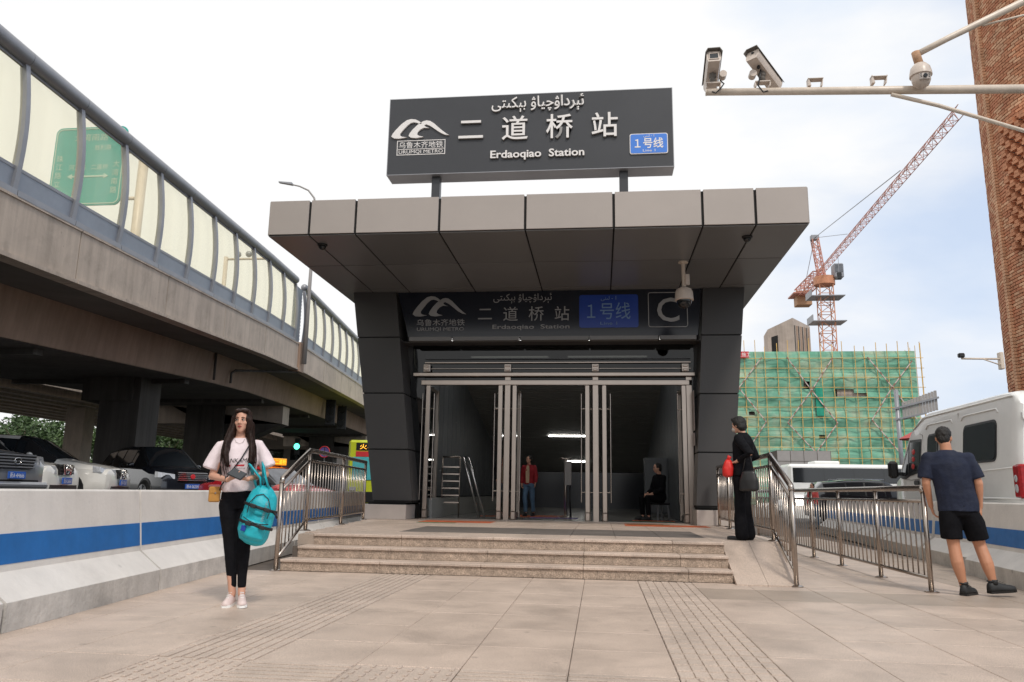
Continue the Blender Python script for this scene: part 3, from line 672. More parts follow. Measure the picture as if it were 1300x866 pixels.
# dome camera hanging from the canopy in front of the exit letter
def dome_cam(label, x, y, z_top, z_c, m='cam', pipe=True, stem=True):
    t = thing('dome_camera', label, 'camera', (x, y, z_c), group='large dome cameras')
    if stem:
        part('drop_pipe', MB().tube([(0, 0, z_top-z_c), (0, 0, .12)], .035, 12).lathe([(.09, z_top-z_c-.02), (.09, z_top-z_c)], n=12), 'rust' if not pipe else 'polewhite', t, 40)
        part('junction_box', MB().box(.02, -.06, .22, .10, .02, .42, .01), 'cam', t)
    part('camera_shell', MB().lathe([(.03, .20), (.06, .18), (.13, .15), (.155, .10), (.165, -.02), (.17, -.05), (.15, -.06)], n=24), m, t, 35)
    part('camera_dome', MB().ball((0, 0, -.06), (.135, .135, .15), 20, 12), 'blackglass', t, True)
    return t
dome_cam('white dome camera hanging on a pipe in front of the letter C', 1.52, 13.6, CZ0, 4.45)

# ================================================================== RAILINGS
def flange(parent, x, y, z): part('base_flange', MB().lathe([(.075, 0), (.075, .008), (.045, .02)], (x, y, z), 16), 'steel2', parent, 40)
def railing(name, label, pts, cat='railing', h=1.09, mid=.95, low=.145, sp=.155, r=.027):
    """pts: post feet (x, y, z), in order."""
    t = thing(name, label, cat, pts[0]); o0 = Vector(pts[0]); L_ = [Vector(p)-o0 for p in pts]
    top = [p+Vector((0, 0, h)) for p in L_]
    part('handrail', MB().tube([L_[0]+Vector((0, 0, h-.05))]+[top[0]+(top[1]-top[0]).normalized()*.03]+top[1:-1]+[top[-1]], .033, 14), 'steel2', t, True)
    part('middle_rail', MB().tube([p+Vector((0, 0, mid)) for p in L_], .019, 10), 'steel2', t, True)
    part('bottom_rail', MB().tube([p+Vector((0, 0, low)) for p in L_], .019, 10), 'steel2', t, True)
    for p in L_:
        q = part('post', MB().tube([p, p+Vector((0, 0, h-.02))], r, 12), 'steel2', t, True); flange(q, *p)
    me = None
    for a, b in zip(L_[:-1], L_[1:]):
        n = max(2, round((b-a).length/sp))
        for k in range(1, n):
            p = a.lerp(b, k/n)
            if me is None: me = MB().tube([(0, 0, low), (0, 0, mid)], .0085, 8).mesh('baluster', True); me.materials.append(M['steel2'])
            link('baluster', me, None, t, p)
    return t
railing('stair_railing', 'stainless steel stair railing left of the front steps', [(-3.90, 9.26, 0), (-4.02, 10.45, ZP), (-4.22, 12.5, ZP), (-4.52, 14.7, ZP)])
railing('stair_railing', 'stainless steel stair railing right of the front steps beside the woman in black', [(2.15, 9.14, 0), (2.20, 10.42, ZP), (2.21, 12.1, ZP), (2.22, 13.9, ZP), (2.22, 15.1, ZP)])
railing('railing', 'long straight stainless steel railing on the pavement beside the man in shorts', [(3.5, 8.98, 0), (3.5, 10.48, 0), (3.5, 12.08, 0), (3.5, 13.58, 0), (3.5, 15.08, 0), (3.5, 16.58, 0), (3.5, 18.1, 0)])

# ================================================================== CONCRETE BARRIERS
def barrier_meshes(L_):
    # profile in (across, z): face towards +across side has the foot
    prof = [(.28, 0), (.28, .19), (.065, .365), (.0, .94), (-.16, .94), (-.22, .365), (-.44, .19), (-.44, 0)]
    def sect(pr, a, b):
        return MB().prism([(u, v) for u, v in pr], a, b, 'y')
    up = [(.278, .193), (.065, .365), (.0, .925), (-.012, .94), (-.148, .94), (-.16, .925), (-.22, .365), (-.438, .193)]
    lo = [(.28, 0), (.28, .19), (.278, .193), (-.438, .193), (-.44, .19), (-.44, 0)]
    f = lambda z: .065*(1-(z-.365)/(.94-.365))
    st = [(f(.415)+.003, .415), (f(.626)+.003, .626), (f(.626)-.01, .626), (f(.415)-.01, .415)]
    return sect(up, .006, L_-.006), sect(lo, .006, L_-.006), sect(st, .008, L_-.008)
def barrier(x, y, ang, L_, label, group, side=1, holes=False):
    t = thing('concrete_barrier', label, 'barrier', (x, y, 0), ang, group)
    if ('b', L_) not in tcache: tcache[('b', L_)] = [m.mesh(n) for m, n in zip(barrier_meshes(L_), ('barrier_body', 'barrier_foot', 'blue_stripe'))]
    for me, n, m in zip(tcache[('b', L_)], ('barrier_body', 'barrier_foot', 'blue_stripe'), ('barrier', 'barrier_b', 'stripe')):
        o = link(n, me, m, t); o.scale = (side, 1, 1)
    if holes:
        for yy in (L_*.3, L_*.7): part('lifting_hole', MB().lathe([(.03, 0), (.03, .006)], (side*.07, yy, .27), 10, 'x'), 'blackgap', t)
    return t
angL = math.atan(.112)
LBL = ['nearest white concrete barrier at the bottom left edge of the pavement', 'second white concrete barrier, directly below the silver and white cars', 'third white concrete barrier, behind the woman with the turquoise backpack', 'white concrete barrier behind the lower end of the left stair railing', 'white concrete barrier behind the upper part of the left stair railing', 'white concrete barrier beside the left pillar plinth', 'far white concrete barrier beyond the left pillar']
for k in range(-1, 6):
    y = 4.93+2.30*k
    barrier(-3.67-.112*y, y, angL, 2.29, LBL[k+1], 'striped barriers along the left kerb', 1, k in (2, 3))
angR = -math.atan(.1)
LBR = ['white concrete barrier with blue stripe at the right, beside the shoes of the man in shorts', 'white concrete barrier with blue stripe just left of the man in shorts', 'third white concrete barrier behind the pavement railing', 'fourth white concrete barrier behind the pavement railing', 'fifth white concrete barrier behind the pavement railing', 'farthest white concrete barrier behind the pavement railing, near the steps']
LBR = ['white concrete barrier at the right edge, beside the shoes of the man in shorts', 'set back white concrete barrier just left of the man in shorts', 'white concrete barrier behind the near end of the pavement railing', 'white concrete barrier behind the middle of the pavement railing', 'white concrete barrier behind the far half of the pavement railing', 'farthest white concrete barrier behind the pavement railing']
for k in range(6):
    y = 8.95+2.42*k; x = 4.0+.1*y+(0.0 if k == 0 else .14)
    barrier(x, y, angR, 2.29, LBR[k], 'striped barriers along the right kerb', -1)
barrier(4.66, 6.5, angR, 2.3, 'white concrete barrier just outside the right edge', 'striped barriers along the right kerb', -1)

# ================================================================== VIADUCT (left)
def zpar(y):
    pts = [(-30, 3.9), (11.7, 6.08), (27.4, 7.04), (32.4, 7.26), (46, 7.5), (70, 7.7), (140, 7.7)]
    for (a, b), (c, d) in zip(pts[:-1], pts[1:]):
        if y <= c: return b+(d-b)*(y-a)/(c-a)
    return 7.7
def vp(x0, y, dz=0., z=None): return Vector((x0-.13*y, y, (zpar(y)+dz) if z is None else z))
via = thing('viaduct', 'long concrete elevated road on piers crossing the left side of the street', 'viaduct', (0, 0, 0))
def sweep(sec, ys, mb=None):
    mb = mb or MB(); n = len(sec); o = []
    vs = [vp(x, y, z) for y in ys for x, z in sec]; fs = []
    for i in range(len(ys)-1):
        for j in range(n): fs.append((i*n+j, i*n+(j+1) % n, (i+1)*n+(j+1) % n, (i+1)*n+j))
    fs += [tuple(range(n-1, -1, -1)), tuple((len(ys)-1)*n+j for j in range(n))]
    return mb.add(vs, fs)
YS = [-24+4*k for k in range(36)]
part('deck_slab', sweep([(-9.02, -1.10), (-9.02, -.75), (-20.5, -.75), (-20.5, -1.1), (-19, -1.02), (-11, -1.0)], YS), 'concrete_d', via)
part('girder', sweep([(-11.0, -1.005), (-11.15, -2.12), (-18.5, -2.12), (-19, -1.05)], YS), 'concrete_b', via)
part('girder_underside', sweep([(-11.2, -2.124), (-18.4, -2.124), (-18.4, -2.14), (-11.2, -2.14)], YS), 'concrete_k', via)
for k in range(9):
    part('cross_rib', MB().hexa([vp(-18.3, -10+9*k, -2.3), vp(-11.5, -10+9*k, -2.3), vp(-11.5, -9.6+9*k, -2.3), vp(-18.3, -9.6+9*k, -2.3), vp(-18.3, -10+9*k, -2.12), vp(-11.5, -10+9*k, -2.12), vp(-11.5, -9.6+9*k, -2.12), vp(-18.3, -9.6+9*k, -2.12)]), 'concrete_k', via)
y = -20.
while y < 100:
    L_ = 4.3; b = y+L_-.035
    if y < 32.0 < b: b = 31.95
    n = 3; yy = [y+(b-y)*i/n for i in range(n+1)]
    part('parapet_panel', sweep([(-9.0, -1.06), (-9.0, 0), (-9.28, 0), (-9.28, -1.06)], yy), 'concrete', via)
    part('drip_edge', sweep([(-8.94, -1.13), (-8.94, -1.05), (-9.05, -1.02), (-9.3, -1.13)], yy), 'concrete', via)
    part('coping', sweep([(-8.97, -.002), (-8.97, .05), (-9.3, .05), (-9.3, -.002)], yy), 'concrete', via)
    y = b+.035 if b != 31.95 else 32.75
part('expansion_post', sweep([(-8.9, -1.2), (-8.9, .10), (-9.4, .10), (-9.4, -1.2)], [31.98, 32.35, 32.72]), 'concrete_b', via)
part('far_parapet', sweep([(-20.5, -1.06), (-20.5, 0), (-20.3, 0), (-20.3, -1.06)], YS), 'concrete', via)
for x0, y, w in ((-13.5, 26, 1.5), (-15.6, 39, 2.1), (-15.2, 64, 2.2), (-15.2, 92, 2.2), (-15.2, 0, 2.2)):
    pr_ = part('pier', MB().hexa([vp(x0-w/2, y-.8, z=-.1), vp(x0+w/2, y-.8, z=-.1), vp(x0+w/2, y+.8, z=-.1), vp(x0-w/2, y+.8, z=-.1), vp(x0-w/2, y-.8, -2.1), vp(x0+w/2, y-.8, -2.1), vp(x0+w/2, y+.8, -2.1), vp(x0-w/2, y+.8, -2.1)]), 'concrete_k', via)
    if y > 30:
        zc1 = zpar(y)-2.14
        part('pier_cap', MB().hexa([vp(-13.8, y-.6, z=zc1-1.9), vp(-13.7, y-.6, z=zc1-1.9), vp(-13.7, y+.6, z=zc1-1.9), vp(-13.8, y+.6, z=zc1-1.9), vp(-17.6, y-.6, z=zc1), vp(-11.4, y-.6, z=zc1-.95), vp(-11.4, y+.6, z=zc1-.95), vp(-17.6, y+.6, z=zc1)]), 'concrete_k', pr_)
        part('pier_cap', MB().hexa([vp(-18.6, y-.6, z=zc1-.95), vp(-11.4, y-.6, z=zc1-.945), vp(-11.4, y+.6, z=zc1-.945), vp(-18.6, y+.6, z=zc1-.95), vp(-18.6, y-.6, z=zc1), vp(-11.4, y-.6, z=zc1-.003), vp(-11.4, y+.6, z=zc1-.003), vp(-18.6, y+.6, z=zc1)]), 'concrete', pr_)
    else:
        z1 = zpar(y)-2.12
        part('pier_cap', MB().hexa([vp(x0-1.4, y-.9, z=z1-.9), vp(x0+.5, y-.9, z=z1-.9), vp(x0+.5, y+.9, z=z1-.9), vp(x0-1.4, y+.9, z=z1-.9), vp(x0-1.4, y-.9, z=z1-.002), vp(x0+.5, y-.9, z=z1-.002), vp(x0+.5, y+.9, z=z1-.002), vp(x0-1.4, y+.9, z=z1-.002)]), 'concrete_k', pr_)
for a, b, c in (((-10.96, 27.4, -1.0), (-10.96, 27.4, -2.05), None), ((-10.96, 29.2, -2.0), (-10.96, 29.2, -1.6), (-9.05, 32.3, -1.2))):
    pts = [vp(*a), vp(*b)]+([vp(-10.9, 29.5, -1.45), vp(*c)] if c else [])
    part('drain_pipe', MB().tube(pts, .05, 8), 'concrete_k', via, True)
# second, lower carriageway beyond
via2 = thing('viaduct', 'shadowed second elevated carriageway seen beneath the near concrete viaduct', 'viaduct', (0, 0, 0))
part('deck_slab', sweep([(-22.5, -1.5), (-22.5, -.6), (-34, -.6), (-34, -1.5)], YS), 'concrete', via2)
for x0 in [-23-1.4*k for k in range(8)]: part('girder', sweep([(x0, -1.85), (x0, -1.49), (x0-.5, -1.49), (x0-.5, -1.85)], YS[:26]), 'concrete', via2)
for x0, y in ((-26, 44), (-26, 74.6)):
    part('pier', MB().hexa([vp(x0-.6, y-.6, z=-.1), vp(x0+.6, y-.6, z=-.1), vp(x0+.6, y+.6, z=-.1), vp(x0-.6, y+.6, z=-.1), vp(x0-.6, y-.6, -1.8), vp(x0+.6, y-.6, -1.8), vp(x0+.6, y+.6, -1.8), vp(x0-.6, y+.6, -1.8)]), 'concrete', via2)
# noise barrier -----------------------------------------------------
def bow(t): return .12*math.sin(math.pi*t)-.10*t          # bulge towards the street
def noise_barrier(label, ys, ends=(0, 0)):
    t = thing('noise_barrier', label, 'noise barrier', (0, 0, 0), group='noise barriers on the viaduct')
    X = -9.14; N_ = 9; h0, h1 = .58, 2.66
    for y in ys:
        pts = [vp(X+bow(i/N_)+.03, y, .04+(2.72-.04)*i/N_) for i in range(N_+1)]
        mb = MB(); vs = []
        for p in pts:
            for dx, dy in ((.06, -.055), (.06, .055), (-.07, .055), (-.07, -.055)): vs.append(p+Vector((dx, dy, 0)))
        fs = [(i*4+j, i*4+(j+1) % 4, i*4+4+(j+1) % 4, i*4+4+j) for i in range(N_) for j in range(4)]+[(3, 2, 1, 0), (N_*4, N_*4+1, N_*4+2, N_*4+3)]
        part('barrier_post', mb.add(vs, fs), 'alu', t)
    for a, b in zip(ys[:-1], ys[1:]):
        a2, b2 = a+.058, b-.058
        def strip(lo, hi, th, off, m, name, n=8):
            vs = []
            for i in range(n+1):
                z = lo+(hi-lo)*i/n; tt = (z-.04)/2.68
                for yy in (a2, b2):
                    vs.append(vp(X+bow(tt)+off, yy, z)); vs.append(vp(X+bow(tt)+off-th, yy, z))
            fs = []
            for i in range(n):
                k = i*4; fs += [(k, k+2, k+6, k+4), (k+1, k+5, k+7, k+3), (k, k+4, k+5, k+1), (k+2, k+3, k+7, k+6)]
            fs += [(0, 1, 3, 2), (n*4, n*4+2, n*4+3, n*4+1)]
            return part(name, MB().add(vs, fs), m, t, True if n > 2 else False)
        strip(h0+.04, h1-.05, .012, .0, 'noiseglass', 'glass_pane')
        strip(.18, h0-.02, .05, .02, 'alu_l', 'lower_panel', 1)
        strip(h0-.02, h0+.04, .05, .03, 'alu', 'sill_bar', 1)
        strip(h1-.05, h1+.0, .05, .03, 'alu', 'head_bar', 1)
        r1 = part('top_tube', MB().tube([vp(X-.06, a-.0, 2.83), vp(X-.06, b-.012, 2.83)], .165, 16), 'alu', t, 50)
        part('kerb_beam', sweep([(X+.17, .03), (X+.17, .16), (X-.05, .18), (X-.05, .03)], [a+.01, b-.01]), 'alu', t)
    part('tube_end', MB().ball(vp(X-.06, ys[-1] if ends[1] else ys[0], 2.83), .165, 14, 8), 'alu', t, True)
s = 1.93
noise_barrier('near curved noise barrier of yellowish panes on the viaduct parapet', [12.16+s*k for k in range(-8, 11)], (0, 1))
noise_barrier('far noise barrier of yellowish panes beyond the gap and lamp post', [33.0+s*k for k in range(0, 20)], (0, 0))
t = thing('noise_screen', 'short ribbed blue grey metal screen closing the gap between the noise barriers', 'screen', (0, 0, 0))
for k in range(16): part('screen_slat', MB().hexa([vp(-9.25, 31.6, .1+.16*k), vp(-9.25, 32.85, .1+.16*k), vp(-9.3, 32.85, .1+.16*k), vp(-9.3, 31.6, .1+.16*k), vp(-9.22, 31.6, .24+.16*k), vp(-9.22, 32.85, .24+.16*k), vp(-9.3, 32.85, .24+.16*k), vp(-9.3, 31.6, .24+.16*k)]), 'alu_l', t)
# street lamp at the gap
t = thing('street_lamp', 'tall thin street lamp with curved arm at the gap in the noise barrier', 'street lamp', (-12.95, 32.2, 6.4))
part('lamp_pole', MB().tube([(0, 0, 0), (.02, 0, 3.5), (.05, 0, 7.3)], [.11, .08, .05], 10), 'greywall', t, True)
part('lamp_arm', MB().tube([(.05, 0, 7.3), (-.05, 0, 7.75), (-.35, 0, 8.13), (-.8, 0, 8.35), (-1.2, 0, 8.45)], [.05, .045, .04, .035, .03], 10), 'greywall', t, True)
part('lamp_head', MB().hexa([(-1.8, -.09, 8.55), (-1.15, -.12, 8.42), (-1.15, .12, 8.42), (-1.8, .09, 8.55), (-1.8, -.06, 8.61), (-1.15, -.1, 8.52), (-1.15, .1, 8.52), (-1.8, .06, 8.61)]), 'alu', t)
# green direction sign standing on the viaduct, seen through the panes
t = thing('road_sign', 'big green direction sign on a white mast behind the yellowish noise barrier panes', 'road sign', (-18.05, 24, 1.0))
bdp = part('sign_plate', MB().prism(rrect(-1.55, 9.75, 1.22, 12.75, .25), -.03, .03), 'roadsign', t)
part('sign_border', frame_xz(MB(), -1.50, 9.80, 1.17, 12.70, -.045, -.032, .035, .22), 'signtext', bdp)
text('lettering', '大湾南路', .30, (-.15, -.04, 12.35), 'signtext', bdp, width=1.3)
text('lettering', '珠江路立交', .26, (-1.25, -.04, 11.1), 'signtext', bdp, rot=(R(90), 0, 0)) if False else None
for k, ch in enumerate('珠江路立交'): text('lettering', ch, .27, (-1.27, -.04, 11.55-.32*k), 'signtext', bdp)
for k, ch in enumerate('大湾南路'): text('lettering', ch, .27, (.93, -.04, 11.3-.33*k), 'signtext', bdp)
text('lettering', '胜利路', .22, (.35, -.04, 11.95), 'signtext', bdp); text('lettering', '河滩路', .22, (-.55, -.04, 11.2), 'signtext', bdp); text('lettering', '二道桥', .22, (.3, -.04, 11.2), 'signtext', bdp)
part('arrow', MB().prism([(-.9, 10.85), (-.72, 10.95), (-.72, 10.88), (.5, 10.88), (.5, 10.95), (.68, 10.85), (.5, 10.75), (.5, 10.82), (-.72, 10.82), (-.72, 10.75)], -.045, -.033), 'signtext', bdp)
part('mast', MB().tube([(1.75, .3, 4.4), (1.75, .3, 11.75)], .17, 12), 'polewhite', t, True)
for z in (10.1, 11.9): part('sign_arm', MB().tube([(-1.3, .3, z), (1.75, .3, z)], .07, 8), 'polewhite', t, True)
t = thing('camera_mast', 'slim camera mast with a side arm behind the middle noise barrier panes', 'camera mast', (-15.05, 28.5, 0))
part('mast', MB().tube([(0, 0, 6), (0, 0, 10.2)], .09, 8), 'polewhite', t, True); part('mast_arm', MB().tube([(0, 0, 10.1), (1.9, 0, 10.1)], .05, 8), 'polewhite', t, True)
for x in (.5, .95): part('camera_head', MB().ball((x, 0, 10.3), .13, 10, 6), 'alu', t, True)
# traffic signals under the girder
for (x0, y, lb) in ((-10.6, 46, 'left traffic signal of two hanging below the viaduct girder'), (-10.6, 49.5, 'right traffic signal of two hanging below the viaduct girder')):
    p = vp(x0, y, z=5.1); t = thing('traffic_signal', lb, 'traffic signal', p, R(20), 'traffic signals under the viaduct')
    part('backing_plate', MB().box(-.30, 0, -.2, .30, .12, 1.35, .03), 'black', t)
    for k in range(3):
        h = part('signal_lamp', MB().lathe([(.15, -.02), (.15, .0), (.12, .03)], (0, -.05, .15+.42*k), 14, 'y'), 'redbanner' if k == 2 else 'blackgap', t)
        part('visor', MB().lathe([(.17, -.22), (.17, .0), (.155, .0), (.155, -.22)], (0, -.0, .15+.42*k), 14, 'y'), 'black', h)
    part('hanger', MB().box(-.04, 0, 1.3, .04, .08, 2.2), 'black', t)
t = thing('traffic_signal', 'small far traffic light showing green under the viaduct', 'traffic signal', (-24.2, 60, 0))
part('signal_post', MB().tube([(0, 0, 0), (0, 0, 5.0)], .07, 8), 'black', t, True); part('signal_housing', MB().box(-.2, -.1, 3.7, .2, .1, 5.0, .03), 'black', t)
part('green_lamp', MB().ball((0, -.12, 4.35), (.24, .06, .24), 14, 8), 'greensig', t, True)
t = thing('no_entry_sign', 'small round road sign on a thin post beyond the red taxi', 'road sign', (-14.6, 40, 0))
part('post', MB().tube([(0, 0, 0), (0, 0, 3.2)], .035, 8), 'black', t, True); part('sign_disc', MB().lathe([(.3, -.02), (.3, .0)], (0, 0, 2.95), 18, 'y'), 'purple', t); part('sign_ring', MB().tube([(.29*math.cos(i*.349), -.03, 2.95+.29*math.sin(i*.349)) for i in range(18)], .025, 6, closed=True), 'redbanner', t)

# ================================================================== TREES
def leaf_mesh(n, rx, ry, rz, seed, size=.16, clumps=16):
    rnd = random.Random(seed); mb = MB(); cs = []
    for _ in range(clumps):
        a = rnd.uniform(0, 6.28); u = rnd.uniform(-.8, .95); r = (1-u*u)**.5*rnd.uniform(.4, .95)
        cs.append((r*math.cos(a)*rx, r*math.sin(a)*ry, u*rz*.8, rnd.uniform(.28, .5)))
    for _ in range(n):
        c = rnd.choice(cs); d = Vector((rnd.gauss(0, 1), rnd.gauss(0, 1), rnd.gauss(0, 1))).normalized()*rnd.random()**.4*c[3]*min(rx, rz)
        p = Vector(c[:3])+d; a = Vector((rnd.gauss(0, 1), rnd.gauss(0, 1), rnd.gauss(0, .6))).normalized(); b = a.orthogonal().normalized()
        q = Matrix.Rotation(rnd.uniform(0, 6.28), 3, a) @ b; s_ = size*rnd.uniform(.6, 1.3)
        mb.add([p-a*s_, p+q*s_*.5, p+a*s_, p-q*s_*.5], [(0, 1, 2, 3)])
    return mb
def tree(x, y, h, r, label, seed, m='leafa', z=0, size=.2, n=2200):
    t = thing('tree', label, 'tree', (x, y, z), group='trees beyond the viaduct')
    rnd = random.Random(seed)
    mb = MB().tube([(0, 0, 0), (rnd.uniform(-.1, .1), 0, h*.3), (rnd.uniform(-.2, .2), rnd.uniform(-.2, .2), h*.75)], [.16, .12, .05], 8)
    for k in range(5):
        a = k*1.26+rnd.random(); mb.tube([(0, 0, h*.35+.05*k*h), (r*.6*math.cos(a), r*.6*math.sin(a), h*.6+.05*k*h)], [.06, .02], 6)
    part('trunk', mb, 'bark', t, True)
    c = leaf_mesh(n, r, r, h*.38, seed, size); part('crown', c, m, t, loc=(0, 0, h*.62))
TR = [(-49.5, 61.5, 7.5, 3.4), (-47.6, 66, 6.5, 3.0), (-47, 70.5, 7.2, 3.2), (-47.5, 75, 6.8, 3.0), (-46.0, 78.5, 7.4, 3.2), (-46.8, 82, 6.6, 3.0), (-53, 66, 8.0, 3.8), (-51, 84, 8, 3.6), (-46, 88, 7.2, 3.4), (-58, 74, 8.5, 4.2), (-62, 80, 8.5, 4.2), (-56, 86, 8.5, 4.2)]
TL = ['bushy green tree at the left edge behind the silver car', 'bushy tree behind the left viaduct pier', 'tall tree at the far left beyond the viaduct', 'darker tree between the two viaduct piers', 'light green tree behind the dark pier', 'light green tree seen over the black car roof', 'tall tree far behind the black car', 'light green tree beside the black car bonnet', 'tree at the far left edge under the deck', 'broad tree in the back row at the far left', 'broad tree farthest back beyond the left edge of the viaduct', 'broad tree in the back row behind the viaduct pier']
for k, ((x, y, h, r), l) in enumerate(zip(TR, TL)): tree(x, y, h, r, l, 20+k, 'leafb' if k % 2 else 'leafa')
# low shops beyond, closing the street
for (x, y, w, h, m, lb) in ((-52, 100, 34, 9, 'greywall', 'low grey shop building far behind the trees under the viaduct'), (-16, 96, 22, 8, 'towercon', 'dim low building at the far end of the street under the viaduct')):
    b = thing('shop_building', lb, 'building', (x, y, 0))
    part('wall', MB().box(-w/2, 0, 0, w/2, 8, h), m, b); part('roof_edge', MB().box(-w/2-.2, -.2, h, w/2+.2, 8.2, h+.4), 'alu', b)
    for i in range(int(w/3)):
        for j in range(2): f = part('window', MB().box(-w/2+.8+3*i, -.03, 1.2+3.6*j, -w/2+2.8+3*i, .0, 3.2+3.6*j), 'carglass', b)

# ================================================================== VEHICLES
def vehicle(name, label, cat, loc, rz, L_, W_, st, paint, cabin, ws, rw=None, wheels=(.85, 3.6), rw_=.34, clear=.2, glass='carglass', group=None, sx=1.):
    """st: stations (s, half width factor, sill z, belt z, top z, top half width factor), s from the front; forward is -Y.
    cabin=(i0,i1): station range with side windows; ws=(i,j): faces of the windscreen; rw likewise."""
    t = thing(name, label, cat, loc, rz, group); hw = W_/2
    rows = []
    for (s_, wf, zs, zb, zt, tf) in st:
        w = hw*wf; wt = hw*tf
        rows.append([(w*.90, zs), (w*.985, zs+.10), (w, zs+(zb-zs)*.55), (w*.985, zb), (wt, zb+(zt-zb)*.88), (wt*.88, zt), (wt*.45, zt+.025), (0, zt+.035)])
    n = len(rows[0]); V = []; 
    for (s_, *_), r_ in zip(st, rows):
        for x, z in r_: V.append((x, s_, z))
        for x, z in r_[-2::-1]: V.append((-x, s_, z))
    m_ = 2*n-1; body = []; wins = {}
    for i in range(len(st)-1):
        for j in range(m_-1):
            f = (i*m_+j, i*m_+j+1, (i+1)*m_+j+1, (i+1)*m_+j); jj = j if j < n-1 else m_-2-j
            if cabin[0] <= i < cabin[1] and jj == 3: wins.setdefault(('side_window', i, j > n-1), []).append(f)
            elif ws[0] <= i < ws[1] and jj in (3, 4, 5, 6): wins.setdefault(('windscreen', 0, 0), []).append(f)
            elif rw and rw[0] <= i < rw[1] and jj in (4, 5, 6): wins.setdefault(('rear_window', 0, 0), []).append(f)
            else: body.append(f)
        body.append((i*m_, (i+1)*m_, (i+1)*m_+m_-1, i*m_+m_-1))
    body += [tuple(range(m_)), tuple(range((len(st)-1)*m_+m_-1, (len(st)-1)*m_-1, -1))]
    bm = MB(); bm.add(V, body); b = part('body', bm, paint, t, 32)
    for (nm, i, sd_), fs in wins.items():
        used = sorted({k for f in fs for k in f}); mp = {k: q for q, k in enumerate(used)}; cx = Vector((0, sum(V[k][1] for k in used)/len(used), sum(V[k][2] for k in used)/len(used)))
        c2 = sum((Vector(V[k]) for k in used), Vector())/len(used)
        k_ = .90 if nm == 'side_window' else .955
        vs = []
        for k in used:
            p = Vector(V[k]); p = c2+(p-c2)*k_; vs.append(p)
        part(nm, MB().add(vs, [tuple(mp[k] for k in f) for f in fs]), glass, t, True)
        vs2 = [c2+(Vector(V[k])-c2)*1.0-(Vector((c2.x, 0, .3)).normalized()*.012) for k in used]
        part('window_frame', MB().add(vs2, [tuple(mp[k] for k in f) for f in fs]), 'black', t, True)
    for s_ in wheels:
        for sd_ in (-1, 1):
            x = sd_*(hw-.10)
            part('wheel_arch', MB().lathe([(rw_+.07, -.02), (rw_+.07, .03)], (sd_*(hw-.015), s_, rw_), 22, 'x'), 'black', t)
            w = part('wheel', MB().lathe([(rw_*.6, -.11), (rw_*.93, -.11), (rw_, -.08), (rw_, .08), (rw_*.93, .11), (rw_*.6, .11)], (x+sd_*.03, s_, rw_), 24, 'x'), 'rubber', t, 40)
            part('hub', MB().lathe([(.05, .135), (rw_*.3, .12), (rw_*.62, .10)] if sd_ > 0 else [(rw_*.62, -.10), (rw_*.3, -.12), (.05, -.135)], (x+sd_*.03, s_, rw_), 20, 'x'), 'black', w, 40)
            sp = MB()
            for k in range(5):
                a = k*1.2566
                for da in (-.16, .16): sp.bar((x+sd_*.165, s_, rw_), (x+sd_*.155, s_+math.cos(a+da)*rw_*.64, rw_+math.sin(a+da)*rw_*.64), .035, .03)
            part('rim_spokes', sp, 'silver', w)
            part('rim', MB().tube([(x+sd_*.15, s_+math.cos(i*.314)*rw_*.64, rw_+math.sin(i*.314)*rw_*.64) for i in range(20)], .018, 6, closed=True), 'silver', w, True)
    return t
def suv_st(L_=4.6, H=1.7, hood=1.05, nose=.62, boxy=0.):
    return [(0, .80, .32, nose, nose+.12, .62), (.06, .90, .24, nose+.08, nose+.22, .74), (.28, .97, .22, nose+.20, hood-.10, .80), (.75, 1.0, .22, hood-.16, hood-.02, .82), (1.15, 1.0, .22, hood-.06, hood+.03, .84),
        (1.22, 1.0, .22, hood-.04, hood+.06, .84), (1.95, 1.0, .22, hood-.01, H-.06, .74), (2.15, 1.0, .22, hood, H-.01, .73), (2.9, 1.0, .22, hood+.02, H+.02, .73), (3.6, 1.0, .22, hood+.05, H-.01, .72), (L_-.42, .985, .24, hood+.09, H-.10, .70), (L_-.08, .95, .28, hood+.02, hood+.22, .72), (L_, .88, .36, hood-.15, hood-.02, .76)]
def car_face(t, L_, W_, nose, kind):
    hw = W_/2
    pl = part('number_plate', MB().box(-.22, -.075, nose-.14, .22, -.05, nose+.0, .004), 'plate', t)
    return pl
